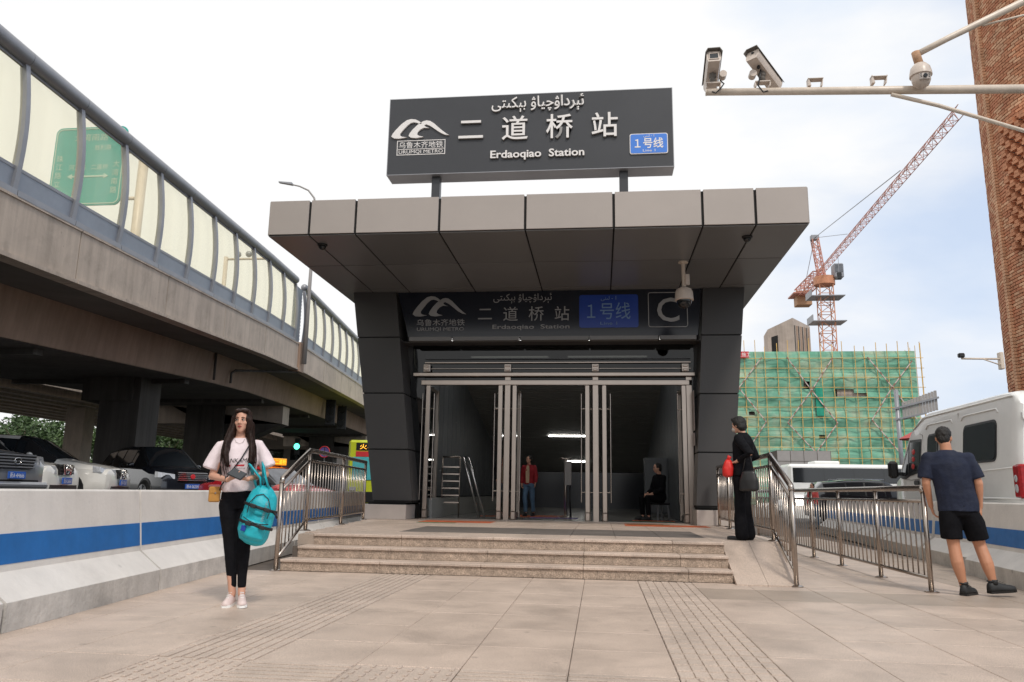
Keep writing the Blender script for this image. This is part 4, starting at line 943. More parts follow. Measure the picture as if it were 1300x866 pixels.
# silver luxury SUV at the left edge
def front_kit(t, W_, z, grille, lamps, m_gr='chrome', slats=4, gw=.42, gh=.26, lampz=.0, emblem='L', low=True, plate_z=.52, txt='A·4H666', y0=0.):
    hw = W_/2
    g_ = part('grille', MB().prism(grille, y0-.03, y0+.15), 'black', t)
    z0 = min(v for u, v in grille); z1 = max(v for u, v in grille)
    for k in range(slats):
        zz = z0+(z1-z0)*(k+.5)/slats; wmax = max(u for u, v in grille)*.93
        part('grille_bar', MB().box(-wmax, y0-.05, zz-.014, wmax, y0-.028, zz+.014, .004), m_gr, g_)
    for s_ in (-1, 1):
        l_ = part('headlight', MB().hexa([(s_*lamps[0], y0-.025, lamps[2]), (s_*(lamps[1]+.01), y0+.16, lamps[2]+.04), (s_*(lamps[1]+.03), y0+.34, lamps[2]+.04), (s_*lamps[0], y0+.1, lamps[2]), (s_*lamps[0], y0-.0, lamps[3]-.05), (s_*lamps[1], y0+.20, lamps[3]+.01), (s_*(lamps[1]+.02), y0+.36, lamps[3]+.03), (s_*lamps[0], y0+.1, lamps[3]-.05)]), 'lampc', t)
    part('number_plate', MB().box(-.22, y0-.085, plate_z, .22, y0-.06, plate_z+.14, .004), 'plate', t)
    text('plate_text', txt, .12, (0, y0-.087, plate_z+.07), 'white', t, width=.36)
    if low:
        part('lower_grille', MB().prism([(-hw*.72, .30), (hw*.72, .30), (hw*.66, plate_z-.02), (-hw*.66, plate_z-.02)], y0-.02, y0+.12), 'black', t)
        part('bumper_trim', MB().box(-hw*.7, y0-.045, .34, hw*.7, y0-.02, .38, .006), 'silver', t)
    ez = (z0+z1)/2
    if emblem == 'L':
        e = part('emblem', MB().tube([(.085*math.cos(i*.314), y0-.06, ez+.062*math.sin(i*.314)) for i in range(20)], .010, 6, closed=True), 'chrome', t, True)
        part('emblem_bar', MB().bar((.0, y0-.06, ez+.055), (-.035, y0-.06, ez-.03), .016).bar((-.035, y0-.06, ez-.03), (.06, y0-.06, ez-.03), .016), 'chrome', e)
    elif emblem == 'N':
        e = part('emblem', MB().tube([(.085*math.cos(i*.314), y0-.06, ez+.085*math.sin(i*.314)) for i in range(20)], .012, 6, closed=True), 'chrome', t, True)
        part('emblem_bar', MB().box(-.11, y0-.075, ez-.022, .11, y0-.055, ez+.022, .004), 'chrome', e)
        part('v_trim', MB().bar((-.22, y0-.05, z1), (-.12, y0-.05, z0), .035).bar((.22, y0-.05, z1), (.12, y0-.05, z0), .035), 'chrome', t)
    else:
        part('emblem', MB().lathe([(.075, -.06), (.06, -.075)], (0, y0, ez), 18, 'y'), 'redbanner', t)
def mirrors(t, W_, y, z, m):
    for s_ in (-1, 1): part('wing_mirror', MB().ball((s_*(W_/2+.07), y, z), (.12, .07, .08), 12, 8), m, t, True)
def head(dx, dy): return math.atan2(dx, -dy)
GZ = .53
c1 = vehicle('parked_car', 'silver large SUV with chrome grille at the left edge, facing the street', 'car', (-11.67, 14.4, GZ), head(1, -.05), 4.9, 1.94, suv_st(4.9, 1.86, 1.16, .74), 'silver', (6, 10), (5, 7), None, (.9, 3.7), .39)
front_kit(c1, 1.94, 1, [(-.52, 1.06), (.52, 1.06), (.44, .76), (-.44, .76)], (.60, .95, .84, 1.02), 'silver', 5, emblem='L', plate_z=.56, txt='新A·4H666')
part('bumper_guard', MB().box(-.88, -.10, .36, .88, .1, .50, .05), 'silver', c1)
c2 = vehicle('parked_car', 'white crossover with a round badge, between the silver SUV and the beige crossover', 'car', (-11.75, 16.0, GZ-.03), head(1, .22), 4.7, 1.85, suv_st(4.7, 1.66, 1.02, .66), 'pearl', (6, 10), (5, 7), None, (.95, 3.7), .35)
front_kit(c2, 1.85, 1, [(-.36, .92), (.36, .92), (.30, .70), (-.30, .70)], (.42, .88, .72, .92), 'black', 3, emblem='N', plate_z=.50, txt='新A·U6860')
c3 = vehicle('parked_car', 'pearl white crossover with dark front wheel showing, left of the black SUV', 'car', (-11.85, 18.2, GZ-.0), head(1, .26), 4.4, 1.82, suv_st(4.4, 1.60, 1.0, .62), 'pearl', (6, 10), (5, 7), None, (.92, 3.55), .35)
front_kit(c3, 1.82, 1, [(-.34, .84), (.34, .84), (.26, .62), (-.26, .62)], (.40, .86, .72, .88), 'black', 2, emblem='N', plate_z=.46, txt='新A·7926P'); mirrors(c3, 1.82, 1.75, 1.12, 'pearl')
c4 = vehicle('parked_car', 'black SUV with wide chrome grille and red badge behind the woman with long hair', 'car', (-11.95, 21.8, GZ-.12), head(.82, -.57), 4.75, 1.93, suv_st(4.75, 1.78, 1.10, .70), 'darkcar', (6, 10), (5, 7), None, (.92, 3.7), .38)
front_kit(c4, 1.93, 1, [(-.48, 1.0), (.48, 1.0), (.38, .74), (-.38, .74)], (.52, .92, .80, .98), 'chrome', 5, emblem='R', plate_z=.52, txt='新A·S6259'); mirrors(c4, 1.93, 1.8, 1.2, 'darkcar')
# red taxi
sed = [(0, .8, .3, .58, .66, .62), (.08, .92, .24, .64, .74, .74), (.5, 1, .2, .74, .84, .80), (1.15, 1, .2, .86, .93, .84), (1.25, 1, .2, .88, .95, .84), (1.95, 1, .2, .90, 1.38, .72), (2.2, 1, .2, .90, 1.44, .70), (2.8, 1, .2, .91, 1.46, .70), (3.2, 1, .2, .92, 1.42, .70), (3.85, 1, .2, .93, 1.02, .78), (4.35, .97, .24, .90, .98, .78), (4.5, .88, .32, .80, .86, .76)]
c5 = vehicle('taxi', 'red taxi with a lit yellow roof sign behind the left stair railing', 'car', (-7.3, 20.5, .14), head(.9, -.42), 4.5, 1.72, sed, 'redcar', (5, 8), (4, 5), (8, 9), (.85, 3.45), .31, glass='carglass_l')
front_kit(c5, 1.72, 1, [(-.4, .72), (.4, .72), (.34, .56), (-.34, .56)], (.46, .80, .58, .74), 'chrome', 3, emblem='R', plate_z=.40, txt='新A·T')
rs = part('roof_sign', MB().box(-.48, 2.2, 1.50, .48, 2.45, 1.70, .02), 'ledy', c5); text('sign_text', '火车站·二道桥', .16, (0, 2.19, 1.60), 'amber', c5, width=.86)
part('sign_bracket', MB().box(-.3, 2.25, 1.45, .3, 2.4, 1.51), 'black', c5)
# lime city bus
t = thing('city_bus', 'lime and teal city bus with an amber destination display beside the left pillar', 'bus', (-12.0, 40, 0), R(4))
part('body', MB().box(-1.27, 0, .3, 1.27, 11, 3.6, .12), 'lime', t); ds = part('destination_display', MB().box(-.85, -.03, 3.05, 1.1, .0, 3.45, .01), 'black', t); text('display_text', '火车站', .3, (-.05, -.035, 3.25), 'amber', ds, width=1.2)
part('red_band', MB().box(-.85, -.032, 2.72, 1.1, -.0, 3.0), 'redbanner', t); part('windscreen', MB().box(-1.0, -.04, 1.5, 1.15, .0, 2.7, .02), 'teal', t); part('bumper', MB().box(-1.2, -.06, .35, 1.2, 0, .9, .02), 'black', t); text('bus_number', '101', .22, (.2, -.045, 1.25), 'redbanner', t)
for s_ in (-1, 1): part('headlight', MB().box(s_*.75, -.07, .95, s_*1.1, .0, 1.15, .01), 'lampc', t); part('wheel', MB().lathe([(.45, -.12), (.45, .12)], (s_*1.15, 2.2, .45), 18, 'x'), 'rubber', t)

# white high-roof van on the right ------------------------------------
vx, vy, va = 5.872, 11.72, -math.atan(.06)
van = thing('van', 'white high roof van with its side windows facing the pavement, behind the man in shorts', 'van', (vx, vy, -.02), va)
prof = [(0, .42), (-.01, 1.2), (.03, 2.38), (.12, 2.53), (.3, 2.585), (3.7, 2.62), (4.15, 2.56), (4.5, 2.38), (4.75, 2.18), (5.35, 1.44), (5.95, 1.33), (6.22, 1.10), (6.32, .75), (6.30, .38)]
WV = 1.98
def van_x(z): return .0 if z < 1.46 else .11*(z-1.46)/1.1     # tumblehome
def ztop(q):
    pts = [(0, 2.38), (.12, 2.53), (.3, 2.585), (3.7, 2.62), (4.15, 2.56), (4.5, 2.38), (4.75, 2.18), (5.35, 1.44), (5.95, 1.33), (6.22, 1.10), (6.32, .8)]
    for (a, b), (c, d) in zip(pts[:-1], pts[1:]):
        if q <= c: return b+(d-b)*(q-a)/(c-a)
    return .8
S_ = [0, .03, .1, .25, .6, 1.2, 1.9, 2.6, 3.3, 3.7, 3.95, 4.15, 4.35, 4.5, 4.62, 4.75, 4.95, 5.15, 5.35, 5.65, 5.95, 6.12, 6.24, 6.32]
V = []; nn = 0
for q in S_:
    zt = ztop(q); nose = .14*max(0, q-5.0)**1.6; rc = .07*(1-min(1, q/.1))**1.5
    lv = [.42, .62, .98, 1.02, 1.38, 1.46, 1.70, 1.95, 2.20, 2.38]
    r_ = [(van_x(min(z, zt-.05))+nose+rc, min(z, zt-.06+.004*i)) for i, z in enumerate(lv)]
    xx = van_x(zt)+nose+rc
    r_ += [(xx+.012, zt-.035), (xx+.05, zt-.010), (xx+.14, zt+.006), (WV/2, zt+.03)]
    row = [(x, q, z) for x, z in r_]+[(WV-x, q, z) for x, z in r_[-2::-1]]; nn = len(row); V += row
fs = [(i*nn+j, i*nn+j+1, (i+1)*nn+j+1, (i+1)*nn+j) for i in range(len(S_)-1) for j in range(nn-1)]+[(i*nn, (i+1)*nn, (i+1)*nn+nn-1, i*nn+nn-1) for i in range(len(S_)-1)]
fs += [tuple(range(nn)), tuple(range(len(S_)*nn-1, (len(S_)-1)*nn-1, -1))]
part('body', MB().add(V, fs), 'white', van, 40)
def side_panel(name, poly, m, off=.004, th=.012, parent=van, rad=0, smooth=False):
    """poly in (s, z) on the van's left side"""
    vs = [(van_x(z)-off, s_, z) for s_, z in poly]+[(van_x(z)-off+th, s_, z) for s_, z in poly]; k = len(poly)
    return part(name, MB().add(vs, [tuple(range(k)), tuple(range(2*k-1, k-1, -1))]+[(i, (i+1) % k, k+(i+1) % k, k+i) for i in range(k)]), m, parent)
def rr2(s0, z0, s1, z1, r=.08): return rrect(s0, z0, s1, z1, r, 5)
def win(s0, z0, s1, z1):
    side_panel('window_seal', rr2(s0-.035, z0-.035, s1+.035, z1+.035, .11), 'black', .010, .02); w = side_panel('window', rr2(s0, z0, s1, z1, .09), 'carglass', .016, .01); return w
w1 = win(.72, 1.60, 1.92, 2.17); w2 = win(2.55, 1.62, 3.62, 2.15)
side_panel('window_divider', [(3.1, 1.62), (3.14, 1.62), (3.14, 2.15), (3.1, 2.15)], 'black', .022, .01)
side_panel('window_reflection', [(2.75, 1.62), (3.05, 1.62), (3.05, 2.02), (2.75, 2.02)], 'greywall', .019, .004)  # pale card on the glass, standing for a bright reflection in the window
dw = [(4.05, 1.56), (4.05, 2.08), (4.62, 2.10), (5.12, 1.47), (4.9, 1.44), (4.6, 1.5)]
side_panel('window_seal', [(4.0, 1.50), (4.0, 2.13), (4.66, 2.15), (5.24, 1.42), (4.9, 1.38), (4.6, 1.44)], 'black', .010, .02); side_panel('window', dw, 'carglass', .016, .01)
side_panel('quarter_post', [(4.66, 1.48), (4.70, 1.48), (4.70, 2.05), (4.66, 2.09)], 'black', .020, .008)
for z in (1.62, 1.76, 1.90): part('lantern_reflection', MB().ball((-.02+van_x(z), 4.4, z), (.008, .09, .055), 12, 8), 'reflected_lantern', van, True)  # lantern reflections in the door glass, modelled as flat red blobs
def groove(pts, w=.012, m='greywall'):
    P_ = [Vector((van_x(z)-.003, s_, z)) for s_, z in pts]; part('panel_seam', MB().tube(P_, w*.5, 6), m, van, True)
groove([(3.95, .5), (3.95, 2.2), (4.1, 2.24)]); groove([(5.15, 1.40), (4.55, 1.36), (4.0, 1.38)]); groove([(2.2, .5), (2.2, 2.45)]); groove([(.02, 1.46), (3.9, 1.40)], .02, 'white'); groove([(.02, 1.02), (2.1, 1.02)], .03, 'white'); groove([(.02, .92), (2.1, .92)], .012)
for a, b in ((.65, 2.05), (2.45, 3.75)):
    groove([(a, 2.30), (a+.05, 2.36), (b-.1, 2.37), (b, 2.30)], .03, 'white')
groove([(.18, 2.5), (3.9, 2.53), (4.5, 2.33)], .025, 'white')
side_panel('door_handle', rr2(4.10, 1.26, 4.34, 1.34, .035), 'black', .03, .03); side_panel('handle_recess', rr2(4.05, 1.22, 4.38, 1.37, .07), 'greywall', .006, .01)
side_panel('wheel_arch', [(.95+.48*math.cos(a), .42+.42*math.sin(a)) for a in [math.pi*i/12 for i in range(13)]], 'black', .004, .01); side_panel('wheel_arch', [(5.2+.46*math.cos(a), .42+.42*math.sin(a)) for a in [math.pi*i/12 for i in range(13)]], 'black', .004, .01)
for s_ in (.95, 5.2):
    for x in (.12, WV-.12):
        w = part('wheel', MB().lathe([(.2, -.12), (.33, -.12), (.36, -.09), (.36, .09), (.33, .12), (.2, .12)], (x, s_, .36), 22, 'x'), 'rubber', van, 40); part('rim', MB().lathe([(.2, -.1), (.2, .1)], (x, s_, .36), 18, 'x'), 'silver', w)
mr = part('wing_mirror', MB().box(-.27, 5.02, 1.40, -.08, 5.16, 1.75, .05), 'black', van); part('mirror_arm', MB().box(-.10, 5.05, 1.46, .06, 5.12, 1.53, .01), 'black', mr)
part('windscreen', MB().add([(.2, 4.84, 2.14), (WV-.2, 4.84, 2.14), (WV-.12, 5.34, 1.52), (.12, 5.34, 1.52)], [(0, 1, 2, 3)]), 'carglass', van)
# rear face
def rear(name, poly, m, y0=-.03, y1=.02, parent=van): return part(name, MB().prism(poly, y0, y1), m, parent)
rl = part('tail_light', MB().box(-.014, -.045, 1.02, .30, .17, 1.50, .03), 'lampr', van); rear('reverse_lamp', rrect(.10, 1.08, .22, 1.24, .05), 'lampc', -.062, -.04, rl); rear('indicator_lamp', rrect(.11, 1.26, .21, 1.38, .045), 'lampc', -.062, -.04, rl)
part('side_lamp', MB().ball((-.016, .07, 1.16), (.012, .05, .06), 12, 8).ball((-.016, .07, 1.30), (.012, .045, .05), 12, 8), 'lampc', rl, True)
rear('door_seam', [(.325, .5), (.335, .5), (.30, 2.4), (.29, 2.4)], 'black', -.012, .0); rear('rear_window', rrect(.42, 1.62, 1.0, 2.28, .06), 'carglass', -.025, .0); rear('rear_window', rrect(1.06, 1.62, 1.6, 2.28, .06), 'carglass', -.025, .0)
for z in (2.15, 1.0): rear('door_hinge', rrect(.13, z, .42, z+.07, .02), 'white', -.06, .0); rear('hinge_knob', rrect(.10, z-.02, .18, z+.09, .02), 'white', -.08, -.02)
rear('rear_bumper', rrect(.04, .38, WV-.04, .62, .05), 'black', -.1, .02)

# traffic beyond on the right
t = thing('coach', 'white coach with a long dark window strip passing in front of the netted building', 'bus', (10.7, 46, -.25))
part('body', MB().box(0, 0, .3, 11.8, 2.5, 3.1, .15), 'white', t); part('roof_pod', MB().box(1.6, .5, 3.1, 3.0, 2, 3.3, .05).box(7.2, .5, 3.1, 9, 2, 3.3, .05), 'white', t); part('wheel', MB().lathe([(.48, -.12), (.48, .12)], (2.6, .1, .48), 18, 'y'), 'rubber', t); part('wheel', MB().lathe([(.48, -.12), (.48, .12)], (9.0, .1, .48), 18, 'y'), 'rubber', t)
part('window_strip', MB().box(.25, -.02, 2.05, 11.6, .0, 2.88, .01), 'carglass', t)
for k in range(7): part('window', MB().box(.35+1.62*k, -.035, 2.1, .35+1.62*k+1.5, -.02, 2.84, .005), 'carglass', t)
text('side_text', '新A·12345', .2, (6, -.01, 1.5), 'greywall', t) if False else None
sv = vehicle('suv', 'dark grey SUV driving away on the road behind the pavement railing', 'car', (13.35, 33.2, -.05), R(90), 4.9, 1.9, suv_st(4.9, 1.72, 1.08, .7), 'darkcar', (6, 10), (5, 7), None, (.9, 3.8), .37)
for x in (.6, -.6): part('roof_rail', MB().tube([(x, 2.1, 1.76), (x, 3.9, 1.76)], .02, 6), 'silver', sv, True)
vehicle('sedan', 'white hatchback half hidden behind the van mirror', 'car', (14.9, 37.5, -.05), R(90), 4.3, 1.75, sed, 'white', (5, 8), (4, 5), (8, 9), (.85, 3.45), .31)
vehicle('sedan', 'white car low behind the railing posts near the small pedestrian', 'car', (12.3, 40.5, -.35), R(90), 4.3, 1.75, sed, 'white', (5, 8), (4, 5), (8, 9), (.85, 3.45), .31)

# ================================================================== BUILDING SITE
NB = thing('netted_building', 'unfinished block wrapped in green debris netting and yellow scaffolding', 'building', (0, 0, 0))
bx0, bx1, by, bz = 5., 39.4, 100., 19.25
part('block_core', MB().box(bx0, by+.7, 0, bx1-.7, by+22, bz-.7), 'towercon', NB)
nz = [0, 2.4, 4.8, 7.2, 9.6, 12, 14.4, 16.8, bz]
rn = random.Random(5)
for i in range(len(nz)-1):
    for k in range(9):
        a = bx0+(bx1-bx0)*k/9; b = bx0+(bx1-bx0)*(k+1)/9; g_ = 5; vs = []; fs = []
        for r_ in range(g_+1):
            for q in range(g_+1):
                z = nz[i]+(nz[i+1]-nz[i])*r_/g_; sag = .32*math.sin(math.pi*r_/g_)*math.sin(math.pi*q/g_)*rn.uniform(.5, 1.5)
                vs.append((a+(b-a)*q/g_, by-sag, z))
        hole = (i == 5 and k == 6) or (i == 6 and k == 5) or (i == 5 and k == 5)
        for r_ in range(g_):
            for q in range(g_):
                if (i, k) == (6, 5) and r_ < 2 and q in (2,): continue
                if (i, k) == (5, 6) and r_ in (3, 4) and q in (2, 3, 4): continue
                if (i, k) == (5, 7) and r_ in (3,) and q in (0, 1): continue
                if rn.random() < .004: continue
                fs.append((r_*(g_+1)+q, r_*(g_+1)+q+1, (r_+1)*(g_+1)+q+1, (r_+1)*(g_+1)+q))
        part('net_sheet', MB().add(vs, fs), 'net', NB, True)
part('net_sheet', MB().add([(bx1, by, 0), (bx1, by+20, 0), (bx1, by+20, bz), (bx1, by, bz)], [(0, 1, 2, 3)]), 'net', NB)
part('hanging_net', MB().box(27.0, by-.45, 11.0, 27.9, by-.35, 14.7), 'net_d', NB)
part('opening', MB().box(26.2, by+.3, 13.0, 28.6, by+.6, 16.2), 'blackgap', NB); part('bare_wall', MB().box(29.8, by+.25, 13.3, 35, by+.55, 15.6), 'towercon', NB)
nv = 27
for k in range(nv): 
    x = bx0+(bx1+.6-bx0)*k/(nv-1)+rn.uniform(-.15, .15); part('scaffold_pole', MB().bar((x, by-.35, 0), (x, by-.35, bz+rn.uniform(.4, 1.8)), .07), 'pole_y', NB)
for k in range(16):
    z = .8+1.25*k
    if z < bz+.3: part('scaffold_ledger', MB().bar((bx0, by-.42, z), (bx1+.8, by-.42, z+rn.uniform(-.08, .08)), .065), 'pole_y', NB)
for k in range(12): part('scaffold_pole', MB().bar((bx1+.7, by+1.6*k, 0), (bx1+.7, by+1.6*k, bz+1), .055), 'pole_y', NB)
def brace(x0, z0, x1, z1):
    a, b = Vector((x0, by-.55, z0)), Vector((x1, by-.55, z1)); n = max(4, int((b-a).length/.55)); 
    br = part('brace', MB().bar(a, b, .11), 'pole_p', NB); rd = MB()
    for i in range(0, n, 2): rd.bar(a.lerp(b, i/n), a.lerp(b, (i+.7)/n), .125)
    o = part('brace_paint', rd, 'pole_r', br); o['kind'] = 'stuff'
for P_ in ([(20.6, 18.4), (17.6, 14.5), (20.8, 10.2), (17.6, 5.5)], [(23.7, 18.4), (26.5, 14.2), (29.4, 10.1), (26.6, 6.4)], [(29.3, 18.3), (26.5, 14.2), (23.4, 10.1), (26.6, 6.4)], [(33.5, 18.4), (36.2, 14.6), (38.8, 10.6)], [(38.8, 17.9), (36.2, 14.6), (33.5, 10.5), (36.4, 6.6)]):
    for (a, b), (c, d) in zip(P_[:-1], P_[1:]): brace(a, b, c, d)
bn = part('banner', MB().box(15.6, by-.75, 18.35, 19.0, by-.7, 19.15), 'redbanner', NB); text('banner_text', '安全施工', .6, (18.1, by-.76, 18.75), 'white', bn, width=2.2)
tb = part('stair_tower', MB().add([(x, y, z) for x, y, zt in ((22.6, 104.5, 23.1), (25.6, 103.2, 24.4), (28.4, 105.6, 23.7), (27, 109, 23.7), (23, 109, 23.1)) for z in (18.8, zt)], [(0, 2, 3, 1), (2, 4, 5, 3), (4, 6, 7, 5), (6, 8, 9, 7), (8, 0, 1, 9), (1, 3, 5, 7, 9)]), 'towercon', NB)
part('door_opening', MB().hexa([(23.0, 104.25, 19.3), (23.75, 103.93, 19.3), (23.75, 104.0, 19.3), (23.0, 104.4, 19.3), (23.0, 104.25, 22.0), (23.75, 103.93, 22.2), (23.75, 104.0, 22.2), (23.0, 104.4, 22.0)]), 'blackgap', tb)
for k in range(8):
    a = .06+.115*k; p = Vector((25.6, 103.2, 0)).lerp(Vector((28.4, 105.6, 0)), a); q = Vector((25.6, 103.2, 0)).lerp(Vector((28.4, 105.6, 0)), a+.05+.03*(k % 2)); n_ = Vector((.03, -.035, 0))
    part('rust_stain', MB().hexa([p+n_+Vector((0, 0, 18.9)), q+n_+Vector((0, 0, 18.9)), q+Vector((0, 0, 18.9)), p+Vector((0, 0, 18.9)), p+n_+Vector((0, 0, 23.4)), q+n_+Vector((0, 0, 23.4)), q+Vector((0, 0, 23.4)), p+Vector((0, 0, 23.4))]), 'concrete_b' if k % 2 else 'concrete_k', tb)
# crane --------------------------------------------------------------
CR = thing('tower_crane', 'orange and red lattice tower crane with a long jib behind the netted building', 'crane', (33.4, 115, 0))
mast = MB()
def lattice(mb, a, b, w, n, r=.09, tri=False, side=None):
    a, b = Vector(a), Vector(b); d = (b-a).normalized(); up = Vector((0, 0, 1)) if abs(d.z) < .8 else Vector((0, 1, 0)); u = d.cross(up).normalized(); v = u.cross(d).normalized()
    cs = [(-w/2*u), (w/2*u), v*w*1.0] if tri else [(-w/2*u-w/2*v), (w/2*u-w/2*v), (w/2*u+w/2*v), (-w/2*u+w/2*v)]
    for c in cs: mb.bar(a+c, b+c, r*1.4)
    k = len(cs)
    for i in range(n):
        p, q = a.lerp(b, i/n), a.lerp(b, (i+1)/n); m_ = (p+q)/2
        for j in range(k):
            c0, c1_ = cs[j], cs[(j+1) % k]
            mb.bar(p+c0, q+c1_, r) if i % 2 else mb.bar(p+c1_, q+c0, r)
            mb.bar(p+c0, p+c1_, r)
    return mb
def cpart(name, mb, m, stuff=False):
    o = part(name, mb, m, CR); 
    if stuff: o['kind'] = 'stuff'
    return o
cpart('mast', lattice(MB(), (0, 0, 12), (0, 0, 32), 1.9, 14, .085), 'orangec', True)
for z in (26.2, 30.0 - .0):
    cpart('mast_platform', MB().box(-2.4, -1.6, z, 2.4, 1.6, z+.12).box(-2.4, -1.6, z+.12, -2.3, 1.6, z+1.0), 'alu')
cpart('slewing_ring', MB().lathe([(1.5, 32), (1.5, 33.2)], n=20), 'orangec')
cpart('tower_head', lattice(MB(), (-.3, 0, 33.2), (-1.0, 0, 39.2), .9, 5, .09), 'red', True)
cpart('head_sheave', MB().box(-1.6, -.4, 39.0, -.4, .4, 39.8, .1), 'alu')
cb = cpart('operator_cab', MB().box(1.1, -1.4, 32.8, 2.5, .2, 35.0, .15), 'alu'); part('cab_window', MB().box(1.25, -1.45, 33.6, 2.35, -1.39, 34.8), 'carglass_l', cb)
J0 = Vector((-.6, .5, 33.6)); tip = Vector((30.0-33.4, 63-115, 32.6)); dj = (tip-J0).normalized()
cpart('jib', lattice(MB(), J0, tip, .85, 44, .038, True), 'red', True)
cjend = J0-dj*9.5; cjend.z += .3
cpart('counter_jib', lattice(MB(), J0, J0-dj*12+Vector((-.5, 0, 0)), 1.5, 8, .085).box(-2.2, 9, 33.2, .6, 13, 33.4), 'red', True)
w_ = J0-dj*11; cpart('counterweight', MB().box(w_.x-1.4, w_.y-1, w_.z-2.2, w_.x+1.0, w_.y+1, w_.z+.2, .08), 'rust')
hd = Vector((-1.0, 0, 39.4))
for f in (.32, .72): cpart('tie_rod', MB().bar(hd, J0.lerp(tip, f)+Vector((0, 0, 1.1)), .07), 'alu')
cpart('tie_rod', MB().bar(hd, w_+Vector((0, 0, .2)), .07), 'alu')
hk = J0.lerp(tip, .22); cpart('hoist_rope', MB().bar(hk, hk-Vector((0, 0, 2.6)), .05), 'alu'); cpart('hook_block', MB().box(hk.x-.3, hk.y-.2, hk.z-3.6, hk.x+.3, hk.y+.2, hk.z-2.6, .08), 'black')
# kiosk and board beyond the traffic
t = thing('kiosk', 'small grey panelled box building above the coach roof', 'kiosk', (13.2, 60, 0))
part('wall', MB().box(0, 0, -.2, 3.9, 3, 4.4), 'joint', t)
for k in range(4):
    part('wall_panel', MB().box(.02+k*.97, -.03, 3.62, .95+k*.97, 0, 4.38), 'greywall', t)
    part('wall_panel', MB().box(.02+k*.97, -.03, 1.0, .95+k*.97, 0, 3.58), 'greywall', t)
t = thing('metal_board', 'slatted grey metal board on a post beside the netted building', 'board', (22.4, 60, 0), R(-12))
for k in range(12): part('board_slat', MB().box(.02+.2*k, .02, 6.75+.06*k, .20+.2*k, .08, 8.05+.075*k), 'greywall', t)
part('board_beam', MB().bar((-.6, -.05, 7.55), (2.5, -.05, 8.35), .14), 'alu', t); part('board_beam', MB().bar((-.6, -.05, 6.75), (1.6, -.05, 7.2), .12), 'alu', t); part('board_post', MB().tube([(-.3, .1, 0), (-.3, .1, 9)], .16, 10), 'alu', t, True)
t = thing('parasol', 'red parasol beside the cab roof of the white van', 'parasol', (12.1, 30, 0), 0)
part('canopy', MB().add([(0, 0, 3.75)]+[(1.1*math.cos(i*math.pi/4), 1.1*math.sin(i*math.pi/4), 3.15) for i in range(8)], [(0, i+1, (i+1) % 8+1) for i in range(8)]), 'redumb', t); part('parasol_pole', MB().tube([(0, 0, 0), (0, 0, 3.7)], .02, 6), 'polewhite', t)

# ================================================================== BRICK TOWER (right)
TC = Vector((14.12, 19.29)); TR_ = 4.0
BT = thing('brick_tower', 'tall round red brick tower with a patterned openwork panel at the right edge', 'tower', (TC.x, TC.y, 0))
a_t = math.atan2(-TC.y, -TC.x)                       # direction from the tower towards the camera
ch, bl = .083, .245; nb = int(2*math.pi*TR_/bl)
core = MB().lathe([(TR_-.02, -.1), (TR_-.02, 30)], (0, 0, 0), 96); part('mortar_core', core, 'mortar', BT, 40)
def brick_at(ang, z, rad=TR_, th=.06, w=bl*.91, h=ch*.78):
    c, s_ = math.cos(ang), math.sin(ang); t_ = Vector((-s_, c, 0)); n_ = Vector((c, s_, 0)); p = n_*rad+Vector((0, 0, z))
    q = []
    for zz in (0, h):
        for u_, v_ in ((-w/2, -th), (w/2, -th), (w/2, .012), (-w/2, .012)): q.append(p+t_*u_+n_*v_+Vector((0, 0, zz)))
    return q
cam2 = Vector((0, 0)); tang = math.asin(TR_/TC.length)
cells = []; nich = []
# the arc that can be seen: from the left limb (a_t - (90 - tang)) inwards
lim = a_t-(math.pi/2-tang)
k0 = 0
z = 2.4; row = 0
cand = []
seam = lim+R(24)
n_lo, n_hi, nz0, nz1 = lim+R(31), lim+R(54), 6.9, 10.2
while z < 17.6:
    ang = lim-R(6)+(bl/TR_*.5 if row % 2 else 0)
    while ang < lim+R(56):
        if n_lo < ang < n_hi and nz0 < z < nz1: nich.append((ang, z, row))
        else: cand.append((ang, z, row))
        ang += bl/TR_
    z += ch; row += 1
def persp(ang, z):
    p = Vector((TC.x+TR_*math.cos(ang), TC.y+TR_*math.sin(ang))); ax = math.atan2(p.x, p.y); inside = ax < R(30.2); n_ = Vector((math.cos(ang), math.sin(ang))); v = -p.normalized(); return (1 if inside else 0)*max(0, n_.dot(v))/p.length
cand.sort(key=lambda c: -persp(c[0], c[1]) + (0 if 4.5 < c[1] < 16.8 else 1))
rb = random.Random(3)
ubm = MB()
u0 = brick_at(0, 0); mbase = MB().hexa(u0).mesh('brick')
bmesh_mats = {}
for mm in ('brickm', 'brickl'): me = mbase.copy(); me.materials.append(M[mm]); bmesh_mats[mm] = me
for (ang, z, row) in cand[:290]:
    o = bpy.data.objects.new('brick', bmesh_mats['brickl' if rb.random() < .35 else 'brickm']); C.objects.link(o); o.parent = BT
    o.rotation_euler = (0, 0, ang); o.location = (rb.uniform(-.004, .006)*math.cos(ang), rb.uniform(-.004, .006)*math.sin(ang), z)
m1, m2, m3 = MB(), MB(), MB()
for (ang, z, row) in cand[290:]:
    q = brick_at(ang, z, TR_+rb.uniform(-.004, .006)); (m1 if (r_ := rb.random()) < .4 else (m2 if r_ < .72 else m3)).hexa(q)
for m_, nm in ((m1, 'brickm'), (m2, 'brickl'), (m3, mat('deep red brick', (.50, .20, .105), .85, var=.22, scale=2.2).name)):
    o = part('brickwork', m_, nm if nm in M else MATS[nm], BT); o['kind'] = 'stuff'
nb_ = MB(); na = 14
